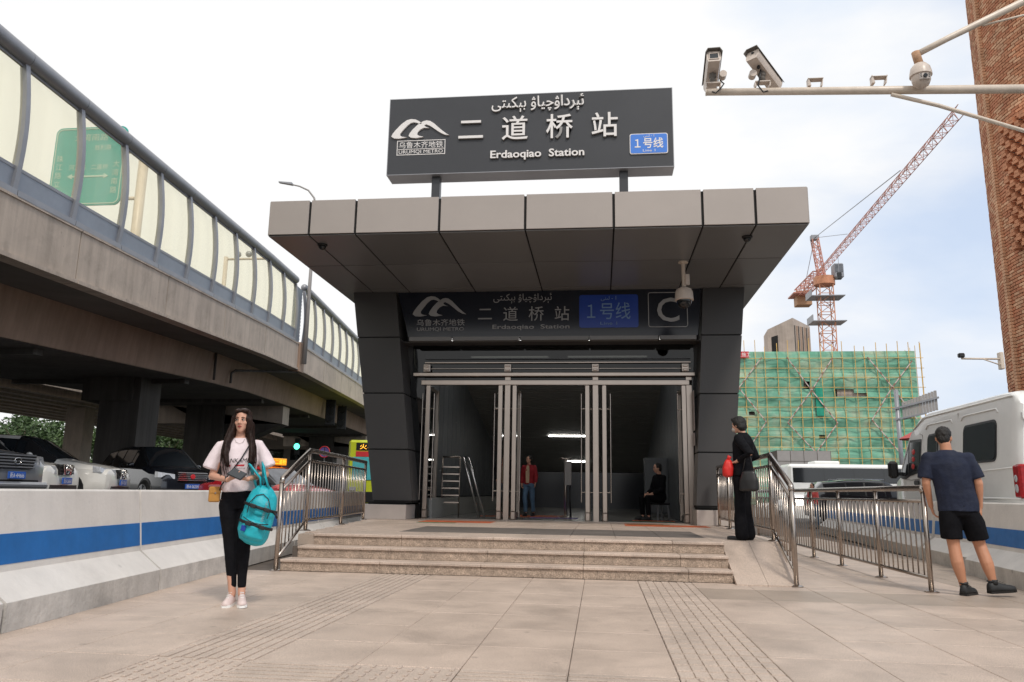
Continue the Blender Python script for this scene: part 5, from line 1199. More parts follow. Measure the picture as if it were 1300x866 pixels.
for k in range(na):
    a0, a1 = n_lo+(n_hi-n_lo)*k/na, n_lo+(n_hi-n_lo)*(k+1)/na; r_ = TR_-.012
    nb_.add([(r_*math.cos(a0), r_*math.sin(a0), nz0), (r_*math.cos(a1), r_*math.sin(a1), nz0), (r_*math.cos(a1), r_*math.sin(a1), nz1), (r_*math.cos(a0), r_*math.sin(a0), nz1)], [(0, 1, 2, 3)])
part('niche_shade', nb_, 'joint', BT)  # dark sheet close behind the openwork, its colour standing for shade in the holes
m4, m5 = MB(), MB(); st_ = ch*3; zz = nz0+.02; rr_ = 0
while zz < nz1-.1:
    ang = n_lo+(.5 if rr_ % 2 else 0)*.36/TR_
    while ang < n_hi:
        m4.hexa(brick_at(ang, zz, TR_+.16, .18, .19, ch*.9)); m4.hexa(brick_at(ang, zz+ch, TR_+.16, .18, .13, ch*.9)); m5.hexa(brick_at(ang+.18/TR_, zz+ch*1.4, TR_+.06, .08, .16, ch*.9))
        ang += .36/TR_
    zz += ch*2.05; rr_ += 1
for m_ in (m4, m5): o = part('openwork_brick', m_, 'brickm', BT); o['kind'] = 'stuff'
rib = MB()
for k in range(190): q = brick_at(lim+R(20), 2.4+ch*k, TR_+.07, .12, .16, ch*.84); rib.hexa(q)
o = part('brick_rib', rib, 'brickl', BT); o['kind'] = 'stuff'
# small camera on an arm on the tower
t = thing('wall_camera', 'small black camera on a thin white arm fixed to the brick tower', 'camera', (10.05, 16.6, 3.9))
xw = 9.75-10.05
part('wall_bracket', MB().box(-.62+.0, .3, -.15, -.5, .42, .15, .01), 'polewhite', t) if False else None
t.location = (8.35, 17.7, 4.03)
part('camera_arm', MB().tube([(-.40, 0, 0), (.55, .25, .03)], .022, 8), 'polewhite', t, True); part('arm_stay', MB().tube([(.1, .1, 0), (.55, .25, -.12)], .014, 6), 'polewhite', t, True)
part('camera_head', MB().box(-.47, -.05, .02, -.34, .05, .12, .02), 'black', t); part('wall_bracket', MB().box(.5, .2, -.2, .58, .34, .18, .01), 'polewhite', t)

# ================================================================== CAMERA MAST (right, overhead)
pz = 8.07
pm = thing('camera_gantry', 'pale overhead pole carrying cameras, reaching in from the right', 'gantry', (1.95, 13, 0))
part('cross_pole', MB().tube([(0, 0, 8.10), (3.2, 0, 7.99), (7.4, 0, 7.84)], [.062, .072, .082], 16).lathe([(.066, 0), (.066, .012)], (-.012, 0, 8.10), 16, 'x'), 'polewhite', pm, True)
part('brace_tube', MB().tube([(3.15, -.02, 7.90), (3.9, -.02, 7.66), (5.2, 0, 7.16), (7.4, 0, 6.2)], .035, 10), 'polewhite', pm, True)
part('mast', MB().tube([(7.4, .0, 0), (7.4, 0, 11)], [.17, .12], 16), 'polewhite', pm, True)
for x in (.62+.58*2+.12, .62+.58*3+.62):
    b = part('empty_bracket', MB().box(x-.14, -.07, 8.265-.075*(x/7), x+.12, .07, 8.275-.075*(x/7)).hexa([(x-.14, -.06, 8.12), (x-.09, -.06, 8.12), (x-.09, .06, 8.12), (x-.14, .06, 8.12), (x-.14, -.06, 8.265), (x-.13, -.06, 8.265), (x-.13, .06, 8.265), (x-.14, .06, 8.265)]).hexa([(x+.08, -.06, 8.11), (x+.10, -.06, 8.11), (x+.10, .06, 8.11), (x+.08, .06, 8.11), (x+.11, -.06, 8.26), (x+.12, -.06, 8.26), (x+.12, .06, 8.26), (x+.11, .06, 8.26)]), 'cam', pm)
ar = part('upper_arm', MB().tube([(3.56, -.2, 8.54), (4.1, -.2, 8.82), (5.5, -.15, 9.52), (7.4, 0, 10.4)], [.055, .055, .065, .075], 12), 'polewhite', pm, True)
part('upper_stay', MB().tube([(4.7, -.17, 9.05), (5.5, -.1, 9.27), (7.4, 0, 9.6)], .02, 8), 'polewhite', pm, True)
part('rusty_elbow', MB().tube([(3.54, -.2, 8.58), (3.56, -.2, 8.46), (3.59, -.2, 8.32)], .07, 12), 'rust', pm, True)
dc = thing('dome_camera', 'pale dome camera hanging from the rusty elbow of the upper arm', 'camera', (5.54, 12.8, 8.13), group='large dome cameras')
part('camera_shell', MB().lathe([(.04, .24), (.10, .21), (.155, .14), (.175, .05), (.18, -.01), (.165, -.02)], n=24), 'cam', dc, 40)
part('camera_ball', MB().lathe([(.155, -.01), (.15, -.10), (.12, -.18), (.05, -.22)], n=20), 'cam', dc, 40)
f_ = part('lens_panel', MB().box(-.085, -.165, -.15, .085, -.11, -.03, .01), 'plinth', dc)
part('lens', MB().lathe([(.035, -.19), (.03, -.15)], (0, 0, -.09), 14, 'y'), 'blackglass', f_)
for k in range(6): part('infrared_led', MB().lathe([(.010, -.172), (.010, -.165)], ((-.065 if k < 3 else .065), 0, -.05-.03*(k % 3)), 8, 'y'), 'black', f_)
def bullet(x, lbl, rz, pitch, facing):
    t = thing('bullet_camera', lbl, 'camera', (1.95+x, 13, 8.19-.016*x), 0, 'box cameras on the overhead pole')
    part('mount_bracket', MB().box(-.13, -.07, .05, .13, .07, .075, .004).hexa([(-.13, -.06, -.03), (-.11, -.06, -.03), (-.11, .06, -.03), (-.13, .06, -.03), (-.14, -.06, .05), (-.12, -.06, .05), (-.12, .06, .05), (-.14, .06, .05)]).hexa([(.11, -.06, -.03), (.13, -.06, -.03), (.13, .06, -.03), (.11, .06, -.03), (.12, -.06, .05), (.14, -.06, .05), (.14, .06, .05), (.12, .06, .05)]), 'cam', t)
    part('swivel', MB().tube([(0, 0, .07), (0, 0, .24)], [.06, .05], 10).ball((0, 0, .22), .07, 12, 8), 'concrete_d', t, True)
    h = part('camera_housing', MB().prism([(-.10, .0), (.10, .0), (.125, .06), (.125, .17), (.10, .215), (-.10, .215), (-.125, .17), (-.125, .06)], -.35, .48), 'cam', t, 30)
    h.location = (0, 0, .26); h.rotation_euler = (pitch, 0, rz)
    part('sun_shield', MB().prism([(-.14, .15), (-.10, .225), (.10, .225), (.14, .15), (.15, .155), (.105, .24), (-.105, .24), (-.15, .155)], -.42, .50), 'concrete_d', h)
    if facing: part('lens_window', MB().box(-.075, -.358, .05, .075, -.35, .16), 'carglass', h); part('window_frame', frame_xz(MB(), -.085, .04, .085, .17, -.365, -.35, .012), 'cam', h)
    else: part('cable_gland', MB().lathe([(.025, -.37), (.025, -.35)], (0, 0, .15), 10, 'y'), 'black', h); part('cable_gland', MB().lathe([(.03, -.04), (.03, .0)], (.03, -.15, -.0), 10), 'black', h)
    part('infrared_lamp', MB().lathe([(.065, -.07), (.065, .07)], (0, 0, .2), 16, 'y'), 'cam', t, 40, None, (.17 if facing else -.17, -.05, 0))
    part('cable', MB().tube([(.12, -.05, .1), (.18, -.08, .02), (.12, -.09, -.07), (.03, -.08, -.16), (-.03, -.07, -.12)] if facing else [(-.03, -.08, .28), (-.06, -.1, .1), (-.09, -.08, -.03), (.0, -.06, -.15), (.08, -.06, -.13)], .013, 8), 'black', t, True)
bullet(.12, 'box camera at the tip of the overhead pole, its square lens window towards us', R(-3), R(-9), True)
bullet(.98, 'box camera tilted with its back to us, second from the tip of the overhead pole', R(-42), R(-22), False)

# ================================================================== PEOPLE
from mathutils.bvhtree import BVHTree
def loft(mb, secs, n=20):
    """secs: (x, y, z, rx, ry) rings in level planes."""
    vs = [(x+rx*math.cos(2*math.pi*j/n), y+ry*math.sin(2*math.pi*j/n), z) for x, y, z, rx, ry in secs for j in range(n)]
    fs = [(i*n+j, i*n+(j+1) % n, (i+1)*n+(j+1) % n, (i+1)*n+j) for i in range(len(secs)-1) for j in range(n)]
    return mb.add(vs, fs+[tuple(range(n-1, -1, -1)), tuple((len(secs)-1)*n+j for j in range(n))])
def limb(mb, pts, rad, n=12):
    """tapering limb, subdivided, with round ends"""
    P = [Vector(p) for p in pts]; pp, rr = [], []
    for i in range(len(P)-1):
        for k in range(4): t = k/4; pp.append(P[i].lerp(P[i+1], t)); rr.append(rad[i]+(rad[i+1]-rad[i])*(3*t*t-2*t*t*t))
    pp.append(P[-1]); rr.append(rad[-1]); mb.tube(pp, rr, n)
    for p, r in zip(P, rad): mb.ball(p, r*.98, 12, 8)
    return mb
def hand(mb, w, d, nrm, thumb, curl=.6, sc_=1.):
    """palm + five bent fingers; d: finger direction, nrm: the way the palm faces, thumb: side of the thumb"""
    w, d, nrm = Vector(w), Vector(d).normalized(), Vector(nrm).normalized(); s = Vector(thumb); s = (s-d*s.dot(d)).normalized(); nrm = (nrm-d*nrm.dot(d)).normalized()
    k = sc_
    mb.tube([w-d*.02, w+d*.02*k, w+d*.055*k, w+d*.088*k], [(.021, .017), (.028*k, .015*k), (.036*k, .014*k), (.034*k, .012*k)] if abs(s.z) < .7 else [(.017, .021), (.015*k, .028*k), (.014*k, .036*k), (.012*k, .034*k)], 12)
    for i, (o, L_) in enumerate(((.027, .066), (.009, .074), (-.009, .069), (-.026, .054))):
        b = w+d*.082*k+s*o*k; a = curl*(.55+.12*i); d1 = (d*math.cos(a)+nrm*math.sin(a)); d2 = (d*math.cos(2.1*a)+nrm*math.sin(2.1*a)); d3 = (d*math.cos(3*a)+nrm*math.sin(3*a)); L2 = L_*k
        mb.tube([b-d*.01, b+d1*L2*.42, b+d1*L2*.42+d2*L2*.32, b+d1*L2*.42+d2*L2*.32+d3*L2*.26], [.0088*k, .0085*k, .0078*k, .0062*k], 8)
    b = w+d*.028*k+s*.026*k; t1 = (s*.75+d*.6+nrm*.25).normalized(); t2 = (s*.25+d*.85+nrm*.45).normalized()
    mb.tube([b-t1*.01, b+t1*.034*k, b+t1*.034*k+t2*.03*k], [.0115*k, .0098*k, .0075*k], 8)
def head_prims(M_, female=True, k=1.):
    """Head with chin at the origin, face towards -Y, moved by matrix M_."""
    mb = MB(); w = .96 if female else 1.04
    loft(mb, [(0, -.052, .0, .016*w, .016), (0, -.044, .012, .032*w, .032), (0, -.028, .035, .048*w, .054), (0, -.012, .065, .060*w, .073), (0, .0, .10, .067*w, .085), (0, .006, .14, .071*w, .092), (0, .010, .175, .067*w, .087), (0, .012, .203, .050*w, .066), (0, .014, .222, .022*w, .03)], 24)
    mb.tube([(0, -.080, .132), (0, -.096, .105), (0, -.104, .088), (0, -.088, .079)], [.007, .009, .0125, .008], 10)   # nose
    for sd_ in (-1, 1):
        mb.ball((sd_*.013, -.090, .083), .0085, 8, 6); mb.ball((sd_*.031, -.070, .134), (.022, .014, .007), 10, 6)   # nostril, brow
        mb.ball((sd_*.040, -.050, .088), (.022, .026, .020), 10, 6)                                              # cheek
        mb.ball((sd_*.072*w, .008, .10), (.010, .018, .030), 10, 8)                                              # ear
    mb.ball((0, -.078, .056), (.022, .010, .010), 10, 6)
    mb.v = [tuple(M_ @ (Vector(v)*k)) for v in mb.v]; return mb
def face_parts(body, M_, k=1., lipm='lips', hairm='hair', female=True):
    def xf(mb): mb.v = [tuple(M_ @ (Vector(v)*k)) for v in mb.v]; return mb
    for sd_ in (-1, 1):
        e = part('eye', xf(MB().ball((sd_*.030, -.0765, .116), (.0150, .0085, .0062), 14, 8)), 'eyew', body, True)
        part('iris', xf(MB().ball((sd_*.030-.002, -.0838, .116), (.0062, .0022, .0058), 12, 8)), 'iris', e, True)
        part('eyelid', xf(MB().tube([(sd_*.015, -.0830, .1175), (sd_*.024, -.0868, .1225), (sd_*.034, -.0855, .1232), (sd_*.045, -.077, .1185)], [.0016, .0024, .0024, .0014], 6)), hairm, e, True)
        part('eyebrow', xf(MB().tube([(sd_*.014, -.0865, .136), (sd_*.030, -.087, .1415), (sd_*.047, -.074, .137)], [.003, .0034, .0016], 6)), hairm, body, True)
    part('lips', xf(MB().tube([(-.021, -.0795, .0535), (-.009, -.0895, .0570), (0, -.0905, .0555), (.009, -.0895, .0570), (.021, -.0795, .0535)], [.0018, .0042, .0040, .0042, .0018], 8).tube([(-.018, -.080, .0525), (0, -.090, .0485), (.018, -.080, .0525)], [.0018, .0052, .0018], 8)), lipm, body, True)
def HM(chin, yaw=0., tilt=0., nod=0.): return Matrix.Translation(Vector(chin)) @ Matrix.Rotation(yaw, 4, 'Z') @ Matrix.Rotation(tilt, 4, 'Y') @ Matrix.Rotation(nod, 4, 'X')
def shoe(parent, ankle, yaw, m, L_=.25, pitch=0., sole='white', low=False, lab=None):
    mb = MB(); sl = MB(); w = .043
    secs = [(-.055, .030, .075), (-.03, .036, .095), (.02, .038, .088), (.07, .041, .066), (.12, .044, .052), (.165, .040, .044), (.195, .022, .032)] if not low else [(-.055, .028, .05), (-.03, .033, .055), (.02, .035, .035), (.07, .038, .032), (.12, .040, .036), (.165, .036, .034), (.195, .018, .026)]
    k = L_/.25
    def ring(y, w_, h): return [(w_*math.cos(a)*k, -y*k, .018+h*k*(math.sin(a) if math.sin(a) > 0 else 0)) for a in [math.pi*i/9 for i in range(10)]]
    vs = []; 
    for s_ in secs: vs += ring(*s_)
    n = 10; fs = [(i*n+j, i*n+j+1, (i+1)*n+j+1, (i+1)*n+j) for i in range(len(secs)-1) for j in range(n-1)]+[(i*n, (i+1)*n, (i+1)*n+n-1, i*n+n-1) for i in range(len(secs)-1)]+[tuple(range(n)), tuple(range(len(secs)*n-1, (len(secs)-1)*n-1, -1))]
    mb.add(vs, fs)
    prof = [(s_[1]*1.07*k, -s_[0]*k) for s_ in secs]; poly = [(x, y) for x, y in prof]+[(-x, y) for x, y in prof[::-1]]
    sl.prism(poly, 0, .022, 'z')
    o = part('shoe', mb, m, parent, True); q = part('shoe_sole', sl, sole, o)
    if not low:
        la = MB()
        for i in range(4): la.tube([(-.016, -(.035+.022*i)*k, .018+(.094-.0115*i)*k), (.016, -(.045+.022*i)*k, .018+(.090-.0115*i)*k)], .0028, 6)
        l_ = part('laces', la, sole if sole != 'black' else 'strap', o); l_['kind'] = 'stuff'
        part('shoe_collar', MB().tube([(.031*k*math.cos(i*.5236), (.018-.034*math.sin(i*.5236))*k+.0, .018+.094*k+.004*math.sin(i*.5236)) for i in range(12)], .007, 6, closed=True), m, o, True)
    o.location = Vector(ankle); o.rotation_euler = (pitch, 0, yaw); return o
def person(label, loc, rz): return thing('person', label, 'person', loc, rz)
def cloth(name, mb, m, parent, voxel=.012, sm=3, disp=.006, ds=11., label=None):
    me = remesh(mb, voxel, sm, name, disp, ds); o = link(name, me, m, parent)
    if label: o['label'] = label
    return o
def decal(name, me, m, parent, target, origin, off=.0025, width_axis='x'):
    """Lay flat print (in XZ, facing -Y) on a garment by casting each vertex on to it."""
    bvh = BVHTree.FromPolygons([v.co for v in target.data.vertices], [tuple(p.vertices) for p in target.data.polygons])
    bm = bmesh.new(); bm.from_mesh(me); bmesh.ops.triangulate(bm, faces=bm.faces); bmesh.ops.subdivide_edges(bm, edges=[e for e in bm.edges if e.calc_length() > .02], cuts=2); bm.to_mesh(me); bm.free()
    for v in me.vertices:
        p = Vector((origin[0]+v.co.x, -1., origin[2]+v.co.y)); h = bvh.ray_cast(p, Vector((0, 1, 0)))
        v.co = Vector((p.x, (h[0].y if h[0] else origin[1])-off, p.z))
    return link(name, me, m, parent)

# --- woman with long hair, phone and turquoise backpack --------------------
W1 = person('young woman with long dark hair in a white T-shirt and black leggings holding a phone', (-3.07, 6.52, 0), .40)
W1.scale = (.93, .95, 1); W1.rotation_euler = (0, R(-3.3), .40)
B = MB()
loft(B, [(0, .0, .80, .12, .085), (0, .0, .87, .155, .105), (0, 0, .93, .150, .10), (0, 0, 1.03, .112, .080), (0, -.005, 1.15, .122, .088), (0, -.012, 1.25, .140, .105), (0, .0, 1.33, .150, .085), (0, .008, 1.38, .120, .062), (0, .012, 1.41, .06, .05)])
HMg = HM((0.015, -.008, 1.452), -.28, R(3), R(0))
limb(B, [(0, .012, 1.38), (.008, .006, 1.49)], [.047, .044])
hb = head_prims(HMg, True, .94); B.v, B.f = B.v+hb.v, B.f+[tuple(i+len(B.v) for i in f) for f in hb.f]
for sx, el, wr in ((-1, (-.235, -.03, 1.085), (-.085, -.215, 1.045)), (1, (.235, -.02, 1.085), (.085, -.225, 1.045))):
    limb(B, [(sx*.155, .005, 1.345), el, wr], [.046, .034, .021])
hand(B, (-.085, -.215, 1.045), (.85, -.25, .28), (.1, -.1, .9), (.1, -1, .3), .5, .92)
hand(B, (.085, -.225, 1.045), (-.9, -.15, .1), (0, .1, 1), (0, -1, .4), .55, .92)
limb(B, [(-.082, 0, .85), (-.062, -.015, .47), (-.038, .0, .09)], [.088, .054, .033]); limb(B, [(.082, 0, .85), (.055, -.03, .47), (.045, -.05, .09)], [.088, .054, .033])
bd_ = cloth('body', B, 'skin', W1, .0065, 4, 0)
face_parts(bd_, HMg, .94)
H = MB()
def hx(p): return HMg @ (Vector(p)*.94)
for c, r in (((0, .030, .142), (.084, .088, .094)), ((0, .060, .08), (.080, .050, .09)), ((-.055, .00, .13), (.026, .06, .06)), ((.055, .00, .13), (.026, .06, .06)), ((-.03, -.045, .200), (.042, .040, .022)), ((.03, -.045, .200), (.042, .040, .022))):
    q = MB().ball((0, 0, 0), r, 20, 14); H.add([hx(Vector(v)+Vector(c)) for v in q.v], q.f)
for sx in (-1, 1):
    H.tube([hx((sx*.045, -.035, .185)), hx((sx*.076, -.028, .13)), hx((sx*.080, -.02, .07)), Vector((sx*.086, -.035, 1.43)), Vector((sx*.108, -.090, 1.35)), Vector((sx*.112, -.135, 1.26)), Vector((sx*.100, -.150, 1.19)), Vector((sx*.092, -.150, 1.15))], [(.012, .018), (.020, .030), (.028, .036), (.036, .036), (.044, .030), (.042, .025), (.032, .020), (.010, .010)], 12)
    H.tube([hx((sx*.065, .03, .10)), Vector((sx*.085, .03, 1.42)), Vector((sx*.115, -.03, 1.33)), Vector((sx*.118, -.09, 1.24)), Vector((sx*.105, -.11, 1.17))], [.04, .045, .040, .030, .012], 12)
H.tube([hx((0, .07, .12)), Vector((0, .075, 1.42)), Vector((0, .105, 1.30)), Vector((0, .11, 1.18)), Vector((0, .10, 1.12))], [(.06, .04), (.085, .04), (.10, .035), (.09, .03), (.05, .015)], 16)
cloth('hair', H, 'hair', W1, .007, 3, .006, 38)
st = MB(); rs_ = random.Random(9)
for k in range(46):
    sx = -1 if k % 2 else 1; a = rs_.uniform(-.03, .03); b = rs_.uniform(-.025, .025); e = rs_.uniform(-.05, .03)
    st.tube([hx((sx*(.055+abs(a)*.4), -.02+b, .19)), hx((sx*(.090+a*.3), -.02+b, .10)), Vector((sx*(.104+a), -.055+b, 1.41)), Vector((sx*(.128+a), -.112+b, 1.30)), Vector((sx*(.125+a*1.3), -.150+b*.6, 1.20+e)), Vector((sx*(.108+a*1.6), -.155+b*.6, 1.11+e))], [.0030, .0030, .0032, .0032, .0026, .0008], 5)
o = part('loose_hair', st, 'hair', W1, True); o['kind'] = 'stuff'
T = MB()
loft(T, [(0, -.005, .945, .150, .112), (0, -.005, .985, .155, .115), (0, -.008, 1.10, .152, .115), (0, -.015, 1.22, .165, .128), (0, -.005, 1.31, .175, .110), (0, .004, 1.365, .150, .082), (0, .008, 1.395, .088, .066), (0, .010, 1.405, .062, .056)])
for sx in (-1, 1): T.tube([(sx*.10, .004, 1.345), (sx*.165, .0, 1.335), (sx*.215, -.010, 1.25), (sx*.258, -.020, 1.145)], [(.050, .050), (.058, .060), (.064, .062), (.074, .070)], 16)
tee = cloth('t_shirt', T, 'tee', W1, .009, 3, .007, 13, 'white short sleeved T-shirt with black lettering and a red line')
tm = text_mesh('NKAMRE', .052, width=.20); 
for v in tm.vertices: v.co.x += v.co.y*.25
decal('shirt_print', tm, 'black', tee, tee, (.02, -.13, 1.19))
decal('shirt_print', MB().add([(-.095, -.007, 0), (.095, -.007, 0), (.095, .007, 0), (-.095, .007, 0)], [(0, 1, 2, 3)]).mesh('shirt_print'), 'redbanner', tee, tee, (.005, -.13, 1.165))
decal('shirt_print', text_mesh('SPORTS CLUB', .014), 'black', tee, tee, (.01, -.13, 1.135))
Lg = MB()
loft(Lg, [(0, .0, .80, .130, .092), (0, .0, .87, .160, .112), (0, 0, .94, .153, .104), (0, 0, 1.00, .128, .092)])
limb(Lg, [(-.082, 0, .84), (-.062, -.015, .47), (-.040, .0, .165)], [.093, .059, .040]); limb(Lg, [(.082, 0, .84), (.055, -.03, .47), (.046, -.048, .165)], [.093, .059, .040])
cloth('leggings', Lg, 'leggings', W1, .010, 3, .004, 16)
shoe(W1, (-.045, .012, 0), R(-14), 'shoe', .245); shoe(W1, (.048, -.045, 0), R(4), 'shoe', .245)
part('bag_strap', MB().tube([(.105, -.03, 1.395), (.09, -.115, 1.34), (.02, -.150, 1.22), (-.07, -.145, 1.11), (-.15, -.10, 1.00), (-.172, -.02, .95)], .006, 6), 'strap', W1, True)
part('necklace', MB().tube([(-.045, -.050, 1.395), (-.03, -.085, 1.365), (0, -.098, 1.355), (.03, -.085, 1.365), (.045, -.050, 1.395)], .0018, 5), 'steel', W1, True)
part('wrist_band', MB().lathe([(.026, -.008), (.026, .008)], (0, 0, 0), 14, 'x'), 'black', W1, True, None, (-.105, -.195, 1.05))
th_ = thing('phone', 'dark phone held in both hands by the woman with long hair', 'phone', W1.matrix_basis @ Vector((-.01, -.285, 1.085)), .40)
th_.location = Matrix.Translation((-3.07, 6.52, 0)) @ Matrix.Rotation(.40, 4, 'Z') @ Matrix.Rotation(R(-3.3), 4, 'Y') @ Vector((-.005, -.265, 1.09))
ph = part('phone_case', MB().box(-.068, -.05, -.006, .068, .05, .006, .005), 'black', th_); ph.rotation_euler = (R(38), R(22), R(-22)); q = part('phone_screen', MB().box(-.060, -.044, .0062, .060, .044, .0075), 'carglass', ph)
def inW(p): return Matrix.Translation((-3.07, 6.52, 0)) @ Matrix.Rotation(.40, 4, 'Z') @ Matrix.Rotation(R(-3.3), 4, 'Y') @ Vector(p)
hbg = thing('handbag', 'small tan leather bag at the hip of the woman with long hair', 'handbag', inW((-.195, -.03, .955)), .75)
hbg.scale = (.62, .62, .70)
part('bag_body', MB().box(-.075, -.03, -.13, .075, .03, .05, .014), 'tan', hbg); part('bag_flap', MB().box(-.078, -.038, -.03, .078, .0, .056, .012), 'tan', hbg); part('clasp', MB().box(-.012, -.044, -.03, .012, -.036, -.01, .003), 'steel', hbg)
for sx in (-1, 1): part('strap_ring', MB().tube([(sx*.07+.014*math.cos(i*.785), 0, .06+.014*math.sin(i*.785)) for i in range(8)], .003, 6, closed=True), 'steel', hbg, True)
# backpack
bp = thing('backpack', 'turquoise backpack with black buckles hanging from the forearm of the woman', 'backpack', inW((.175, -.185, .76)), .34)
bp.scale = (.84, .9, 1.04)
bk = Matrix.Rotation(R(14), 4, 'Y')
def BK(mb): mb.v = [tuple(bk @ Vector(v)) for v in mb.v]; return mb
Q = MB(); loft(Q, [(.0, .0, -.255, .06, .05), (.0, 0, -.235, .120, .10), (0, 0, -.17, .155, .125), (.0, 0, -.05, .158, .125), (0, 0, .07, .150, .115), (0, .01, .16, .128, .095), (0, .015, .205, .085, .07), (0, .02, .225, .03, .03)], 24)
bb_ = link('bag_body', remesh(BK(Q), .010, 3, 'bag_body', .010, 14), 'cyan', bp)
Q = MB(); loft(Q, [(0, -.085, -.215, .06, .04), (0, -.095, -.19, .115, .065), (0, -.10, -.11, .122, .070), (0, -.09, -.06, .11, .05), (0, -.07, -.05, .06, .02)], 20)
link('front_pocket', remesh(BK(Q), .009, 3, 'front_pocket', .006, 18), 'cyan', bp)
Q = MB(); loft(Q, [(.0, -.10, -.02, .05, .03), (.0, -.105, .0, .095, .045), (0, -.095, .09, .092, .045), (0, -.07, .15, .06, .035), (0, -.05, .17, .02, .02)], 20)
link('top_pocket', remesh(BK(Q), .009, 3, 'top_pocket', .005, 18), 'cyan', bp)
def BX(name, pts, r, m, n=8): return part(name, BK(MB().tube(pts, r, n)), m, bp, True)
BX('zip', [(-.10, -.145, -.02), (-.105, -.125, .06), (-.06, -.115, .13), (0, -.115, .155), (.06, -.115, .13), (.105, -.125, .06), (.10, -.145, -.02)], .004, 'strap')
BX('zip', [(-.125, -.13, -.06), (-.06, -.165, -.075), (.0, -.175, -.08), (.06, -.165, -.075), (.125, -.13, -.06)], .004, 'strap')
for z in (.045, -.095): 
    BX('compression_strap', [(-.165, -.03, z), (-.12, -.12, z), (-.04, -.165, z), (.05, -.165, z), (.12, -.125, z), (.170, -.03, z)], [(.004, .012)]*6, 'strap')
    for x in (-.06, .075): part('buckle', BK(MB().box(x-.03, -.188, z-.016, x+.03, -.165, z+.016, .006)), 'black', bp)
BX('hanging_strap', [(.13, -.11, .045), (.17, -.13, .03), (.19, -.13, .005)], [(.003, .010)]*3, 'strap')
for x, (ex_, ey) in ((-.05, (-.115, -.01)), (.035, (.015, -.06))):
    part('shoulder_strap', MB().tube([bk @ Vector((x, -.02, .20)), Vector((x*.6+.02, -.035, .28)), Vector((ex_+.0, ey, .375)), Vector((ex_-.015, ey+.045, .385)), Vector((x-.03, .07, .27)), bk @ Vector((x-.02, .09, .14))], [(.036, .010), (.046, .011), (.046, .011), (.046, .011), (.042, .010), (.034, .008)], 10), 'cyan', bp, True)
part('haul_loop', MB().tube([bk @ Vector((-.03, .02, .215)), bk @ Vector((-.02, .0, .255)), bk @ Vector((.03, .0, .255)), bk @ Vector((.04, .02, .215))], .008, 8), 'strap', bp, True)
BX('side_strap', [(-.14, .06, .05), (-.165, .03, -.06), (-.16, .02, -.17)], [(.010, .004)]*3, 'cyan_d')
tm = text_mesh('THE NORTH FACE', .036, width=.17); ot = link('bag_lettering', tm, 'letterdim', bp); ot.matrix_basis = bk @ Matrix.Translation((.045, -.152, .03)) @ Matrix.Rotation(R(90), 4, 'Y') @ Matrix.Rotation(R(90), 4, 'X') @ Matrix.Rotation(0, 4, 'Z')
part('bag_patch', BK(MB().box(-.115, -.165, -.165, -.07, -.150, -.12, .003)), 'blue2', bp)

# --- man in navy T-shirt and black shorts, seen from behind ----------------
M1 = person('man in a navy T-shirt and black shorts seen from behind, walking along the railing', (3.86, 8.78, 0), -.30)
B = MB()
loft(B, [(-.085, 0, .86, .14, .10), (-.09, .0, .93, .165, .115), (-.105, 0, 1.05, .155, .11), (-.12, 0, 1.20, .175, .12), (-.135, 0, 1.34, .195, .115), (-.145, .0, 1.43, .165, .085), (-.15, -.0, 1.475, .08, .06)])
HMm = HM((-.165, .035, 1.520), math.pi-.12, R(0), R(6))
limb(B, [(-.15, .0, 1.45), (-.158, .012, 1.56)], [.058, .056])
hb = head_prims(HMm, False, .985); B.add(hb.v, hb.f)
limb(B, [(-.335, .0, 1.405), (-.375, -.02, 1.14), (-.340, .07, .90)], [.058, .043, .027]); limb(B, [(.045, .0, 1.405), (.115, -.03, 1.14), (.115, .03, .90)], [.058, .043, .027])
hand(B, (-.340, .07, .90), (.25, .25, -1), (1, -.3, .2), (0, 1, -.1), .55, 1.05); hand(B, (.115, .03, .90), (-.02, .1, -1), (-1, -.2, 0), (-.2, 1, 0), .95, 1.05)
limb(B, [(-.175, 0, .88), (-.175, -.01, .68), (-.165, .0, .50), (-.150, -.035, .33), (-.11, -.02, .09)], [.10, .080, .060, .062, .037]); limb(B, [(0.0, .02, .88), (.045, .05, .68), (.085, .08, .50), (.125, .03, .33), (.165, .02, .13)], [.10, .080, .060, .062, .037])
bd_ = cloth('body', B, 'skin2', M1, .0075, 5, 0)
face_parts(bd_, HMm, .985, 'skin2', 'hairblk')
H = MB()
for c, r in (((0, .028, .150), (.080, .082, .086)), ((0, .055, .10), (.066, .048, .065)), ((0, -.035, .200), (.055, .05, .026))):
    q = MB().ball((0, 0, 0), r, 20, 14); H.add([HMm @ ((Vector(v)+Vector(c))*.985) for v in q.v], q.f)
cloth('hair', H, 'hairblk', M1, .007, 2, .006, 60)
T = MB()
loft(T, [(-.088, 0, .85, .192, .142), (-.09, .0, .94, .192, .140), (-.105, 0, 1.08, .188, .135), (-.12, 0, 1.22, .200, .142), (-.135, 0, 1.34, .215, .135), (-.145, .0, 1.43, .185, .10), (-.15, .0, 1.475, .10, .075), (-.152, .0, 1.497, .070, .063)])
T.tube([(-.25, 0, 1.40), (-.325, .0, 1.395), (-.362, -.005, 1.30), (-.378, -.012, 1.19)], [.075, .076, .074, .078], 14); T.tube([(-.04, 0, 1.40), (.035, .0, 1.395), (.080, -.008, 1.30), (.112, -.02, 1.19)], [.075, .076, .074, .080], 14)
T.ball((-.33, 0, 1.402), .072, 14, 10); T.ball((.04, 0, 1.402), .072, 14, 10)
cloth('t_shirt', T, 'navy', M1, .010, 3, .012, 9)
Sh = MB()
